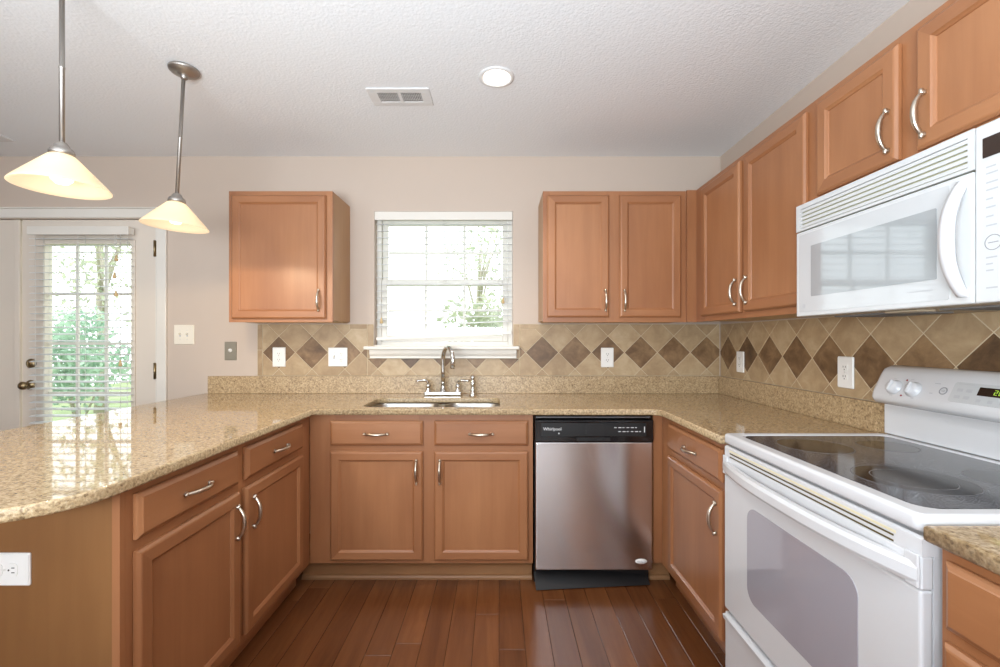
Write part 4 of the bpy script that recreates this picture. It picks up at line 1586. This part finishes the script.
# ================================================================== OUTLETS AND SWITCHES
def plate(name, label, cat, loc, rz, w, h, mat, kind, group=None):
    """a wall plate in the xz plane facing -y"""
    root = thing(name, label, cat, loc, rz, group)
    p = MB()
    prof = rrect(-w / 2, w / 2, -h / 2, h / 2, 0.004, 3)
    rings = [[(q[0], -0.0004, q[1]) for q in prof], [(q[0], -0.003, q[1]) for q in prof],
             [(q[0] * (1 - 0.006 / w), -0.0062, q[1] * (1 - 0.006 / h)) for q in prof]]
    p.loops(rings, 0, False, True, True, True)
    p.build('cover_plate', M[mat], root)
    return root
def receptacle(root, x, horizontal=False, mat='plate_white'):
    for s in (-1, 1):
        m = MB()
        o = [(q[0], q[1]) for q in rrect(-0.017, 0.017, -0.0145, 0.0145, 0.010, 5)]
        m.prism(o, 'y', -0.0085, -0.0063)
        for dx in (-0.006, 0.006):
            m.box(dx - 0.0011, dx + 0.0011, -0.0089, -0.0084, 0.000, 0.008, mi=1)
        m.lathe([(0.0024, -0.0084), (0.0024, -0.0089), (0.0001, -0.0089)], (0, 0, -0.007), 'y', 10, mi=1)
        ob = m.build('receptacle', [M[mat], M['slit']], root)
        if horizontal:
            ob.location = (x + s * 0.0195, 0, 0)
            ob.rotation_euler = (0, PI / 2, 0)
        else:
            ob.location = (x, 0, s * 0.0195)
    m = MB()
    m.lathe([(0.003, -0.0062), (0.003, -0.0072), (0.0001, -0.0074)], (x, 0, 0), 'y', 10)
    m.build('screw', M['cord'], root)
def toggle(root, x, mat='plate_white'):
    m = MB()
    m.box(x - 0.005, x + 0.005, -0.0068, -0.0061, -0.012, 0.012, mi=1)
    m.prism([(-0.0062, -0.004), (-0.019, 0.006), (-0.019, 0.012), (-0.0062, 0.008)], 'x', x - 0.004, x + 0.004)
    m.build('toggle', [M[mat], M['print_faint']], root)
    for s in (-1, 1):
        m = MB()
        m.lathe([(0.003, -0.0062), (0.003, -0.0072), (0.0001, -0.0074)], (x, 0, s * 0.030), 'y', 10)
        m.build('screw', M['cord'], root)
YT = YW - 0.0078       # tile face
XT = XR - 0.0078
def bx(px):
    return (px - 499) / 444.4 * (YT)
r_ = plate('light_switch', 'almond double light switch on the wall beside the french door', 'switch', (-2.0505, YW, 1.296), 0, 0.130, 0.126, 'plate_almond', 2)
toggle(r_, -0.023, 'plate_almond'); toggle(r_, 0.023, 'plate_almond')
r_ = plate('cable_plate', 'grey metal cable jack plate on bare wall left of the tiles', 'wall plate', (-1.748, YW, 1.190), 0, 0.078, 0.120, 'steel_plate', 1)
r_['label'] = 'grey metal cable jack plate on the bare wall next to the granite upstand'
m = MB()
m.lathe([(0.012, -0.0062), (0.012, -0.009), (0.007, -0.010), (0.0065, -0.016), (0.0001, -0.0165)], (0, 0, 0.004), 'y', 18)
m.build('jack', M['plate_white'], r_)
r_ = plate('wall_outlet', 'white outlet on the tiles under the lone wall cabinet', 'outlet', (bx(279.3), YT, 1.151), 0, 0.084, 0.126, 'plate_white', 1)
receptacle(r_, 0)
r_ = plate('switch_and_outlet', 'white double plate with switches and outlet beside the sink window', 'outlet', (bx(338), YT, 1.151), 0, 0.124, 0.122, 'plate_white', 2)
toggle(r_, -0.023); receptacle(r_, 0.023)
r_ = plate('wall_outlet', 'white outlet on the tiles above the dishwasher', 'outlet', (bx(607.2), YT, 1.148), 0, 0.082, 0.127, 'plate_white', 1)
receptacle(r_, 0)
r_ = plate('wall_outlet', 'white outlet on the range wall closest to the back corner', 'outlet', (XT, 2.640, 1.132), -PI / 2, 0.078, 0.124, 'plate_white', 1)
receptacle(r_, 0)
r_ = plate('wall_outlet', 'white outlet on the range wall next to the range console', 'outlet', (XT, 1.838, 1.130), -PI / 2, 0.084, 0.130, 'plate_white', 1)
receptacle(r_, 0)
r_ = plate('wall_outlet', 'white outlet lying sideways on the peninsula end panel', 'outlet', (-1.263, 1.1418, 0.678), 0, 0.124, 0.084, 'plate_white', 1)
receptacle(r_, 0.0, True)

# ================================================================== OUTSIDE
g = MB()
g.box(-14, 12, YW + 0.3, 26, -0.5, -0.35)
structure(g.build('ground', M['lawn']))
def tree(label, x, y, h, r, mat, n, trunk=True, zc=None, kind='tree', leaf=0.11):
    root = thing('tree' if trunk else 'garden_shrub', label, kind, (x, y, -0.35), 0, 'garden trees behind the windows' if trunk else 'garden shrubs behind the windows')
    rnd = random.Random(int(x * 131 + y * 17) & 0xffff)
    verts, faces = [], []
    zc = h - r if zc is None else zc
    clumps = []
    for k in range(14):
        while True:
            p = Vector((rnd.uniform(-1, 1), rnd.uniform(-1, 1), rnd.uniform(-1, 1)))
            if p.length < 1:
                break
        clumps.append((p * r * 0.75, r * rnd.uniform(0.25, 0.5)))
    for i in range(n):
        c, cr = clumps[i % len(clumps)]
        d = Vector((rnd.gauss(0, 1), rnd.gauss(0, 1), rnd.gauss(0, 1))).normalized() * cr * rnd.random() ** 0.4
        p = c + d + Vector((0, 0, zc))
        if p.z < 0.05:
            p.z = 0.05 + rnd.random() * 0.2
        a = Vector((rnd.gauss(0, 1), rnd.gauss(0, 1), rnd.gauss(0, 1))).normalized()
        b = a.cross(Vector((rnd.gauss(0, 1), rnd.gauss(0, 1), rnd.gauss(0, 1)))).normalized()
        s = leaf * rnd.uniform(0.6, 1.4)
        q = len(verts)
        verts += [tuple(p - a * s), tuple(p + b * s * 0.45), tuple(p + a * s), tuple(p - b * s * 0.45)]
        faces.append((q, q + 1, q + 2, q + 3))
    me = bpy.data.meshes.new('crown')
    me.from_pydata(verts, [], faces)
    link('crown', me, M[mat], root)
    if trunk:
        t = MB()
        t.tube([(0, 0, 0), (0.04, 0.02, zc * 0.35), (-0.03, 0.03, zc * 0.7), (0.05, 0, zc + r * 0.3)], [0.11, 0.085, 0.07, 0.025], 9)
        for k in range(6):
            c, cr = clumps[k]
            t.tube([(0, 0.02, zc * (0.5 + 0.06 * k)), tuple(c * 0.45 + Vector((0, 0, zc * 0.9))), tuple(c + Vector((0, 0, zc)))], [0.04, 0.028, 0.01], 6)
        t.build('trunk', M['bark'], root)
    else:
        t = MB()
        for k in range(6):
            c, cr = clumps[k]
            t.tube([(0.02 * k - 0.05, 0, 0), tuple(c * 0.4 + Vector((0, 0, zc * 0.6))), tuple(c + Vector((0, 0, zc)))], [0.02, 0.014, 0.006], 5)
        t.build('stem', M['bark'], root)
    return root
tree('leafy garden tree behind the lower sash of the sink window', 0.15, 8.6, 3.3, 1.25, 'leaf_b', 2600, zc=1.9, leaf=0.07)
tree('slender garden tree seen high in the middle of the sink window', -0.55, 12.5, 5.6, 1.3, 'leaf_b', 500, zc=3.9, leaf=0.07)
tree('large green shrub filling the middle of the french door glass', -7.2, 7.6, 1.9, 1.0, 'leaf_a', 2300, trunk=False, kind='shrub', zc=1.15, leaf=0.06)
tree('green shrub at the hinge side of the french door glass', -6.9, 10.3, 1.8, 0.95, 'leaf_a', 1900, trunk=False, kind='shrub', zc=1.05, leaf=0.06)
tree('tall thin garden tree branching behind the upper glass of the french door', -8.8, 9.8, 5.2, 1.9, 'leaf_b', 900, zc=3.5, leaf=0.07)
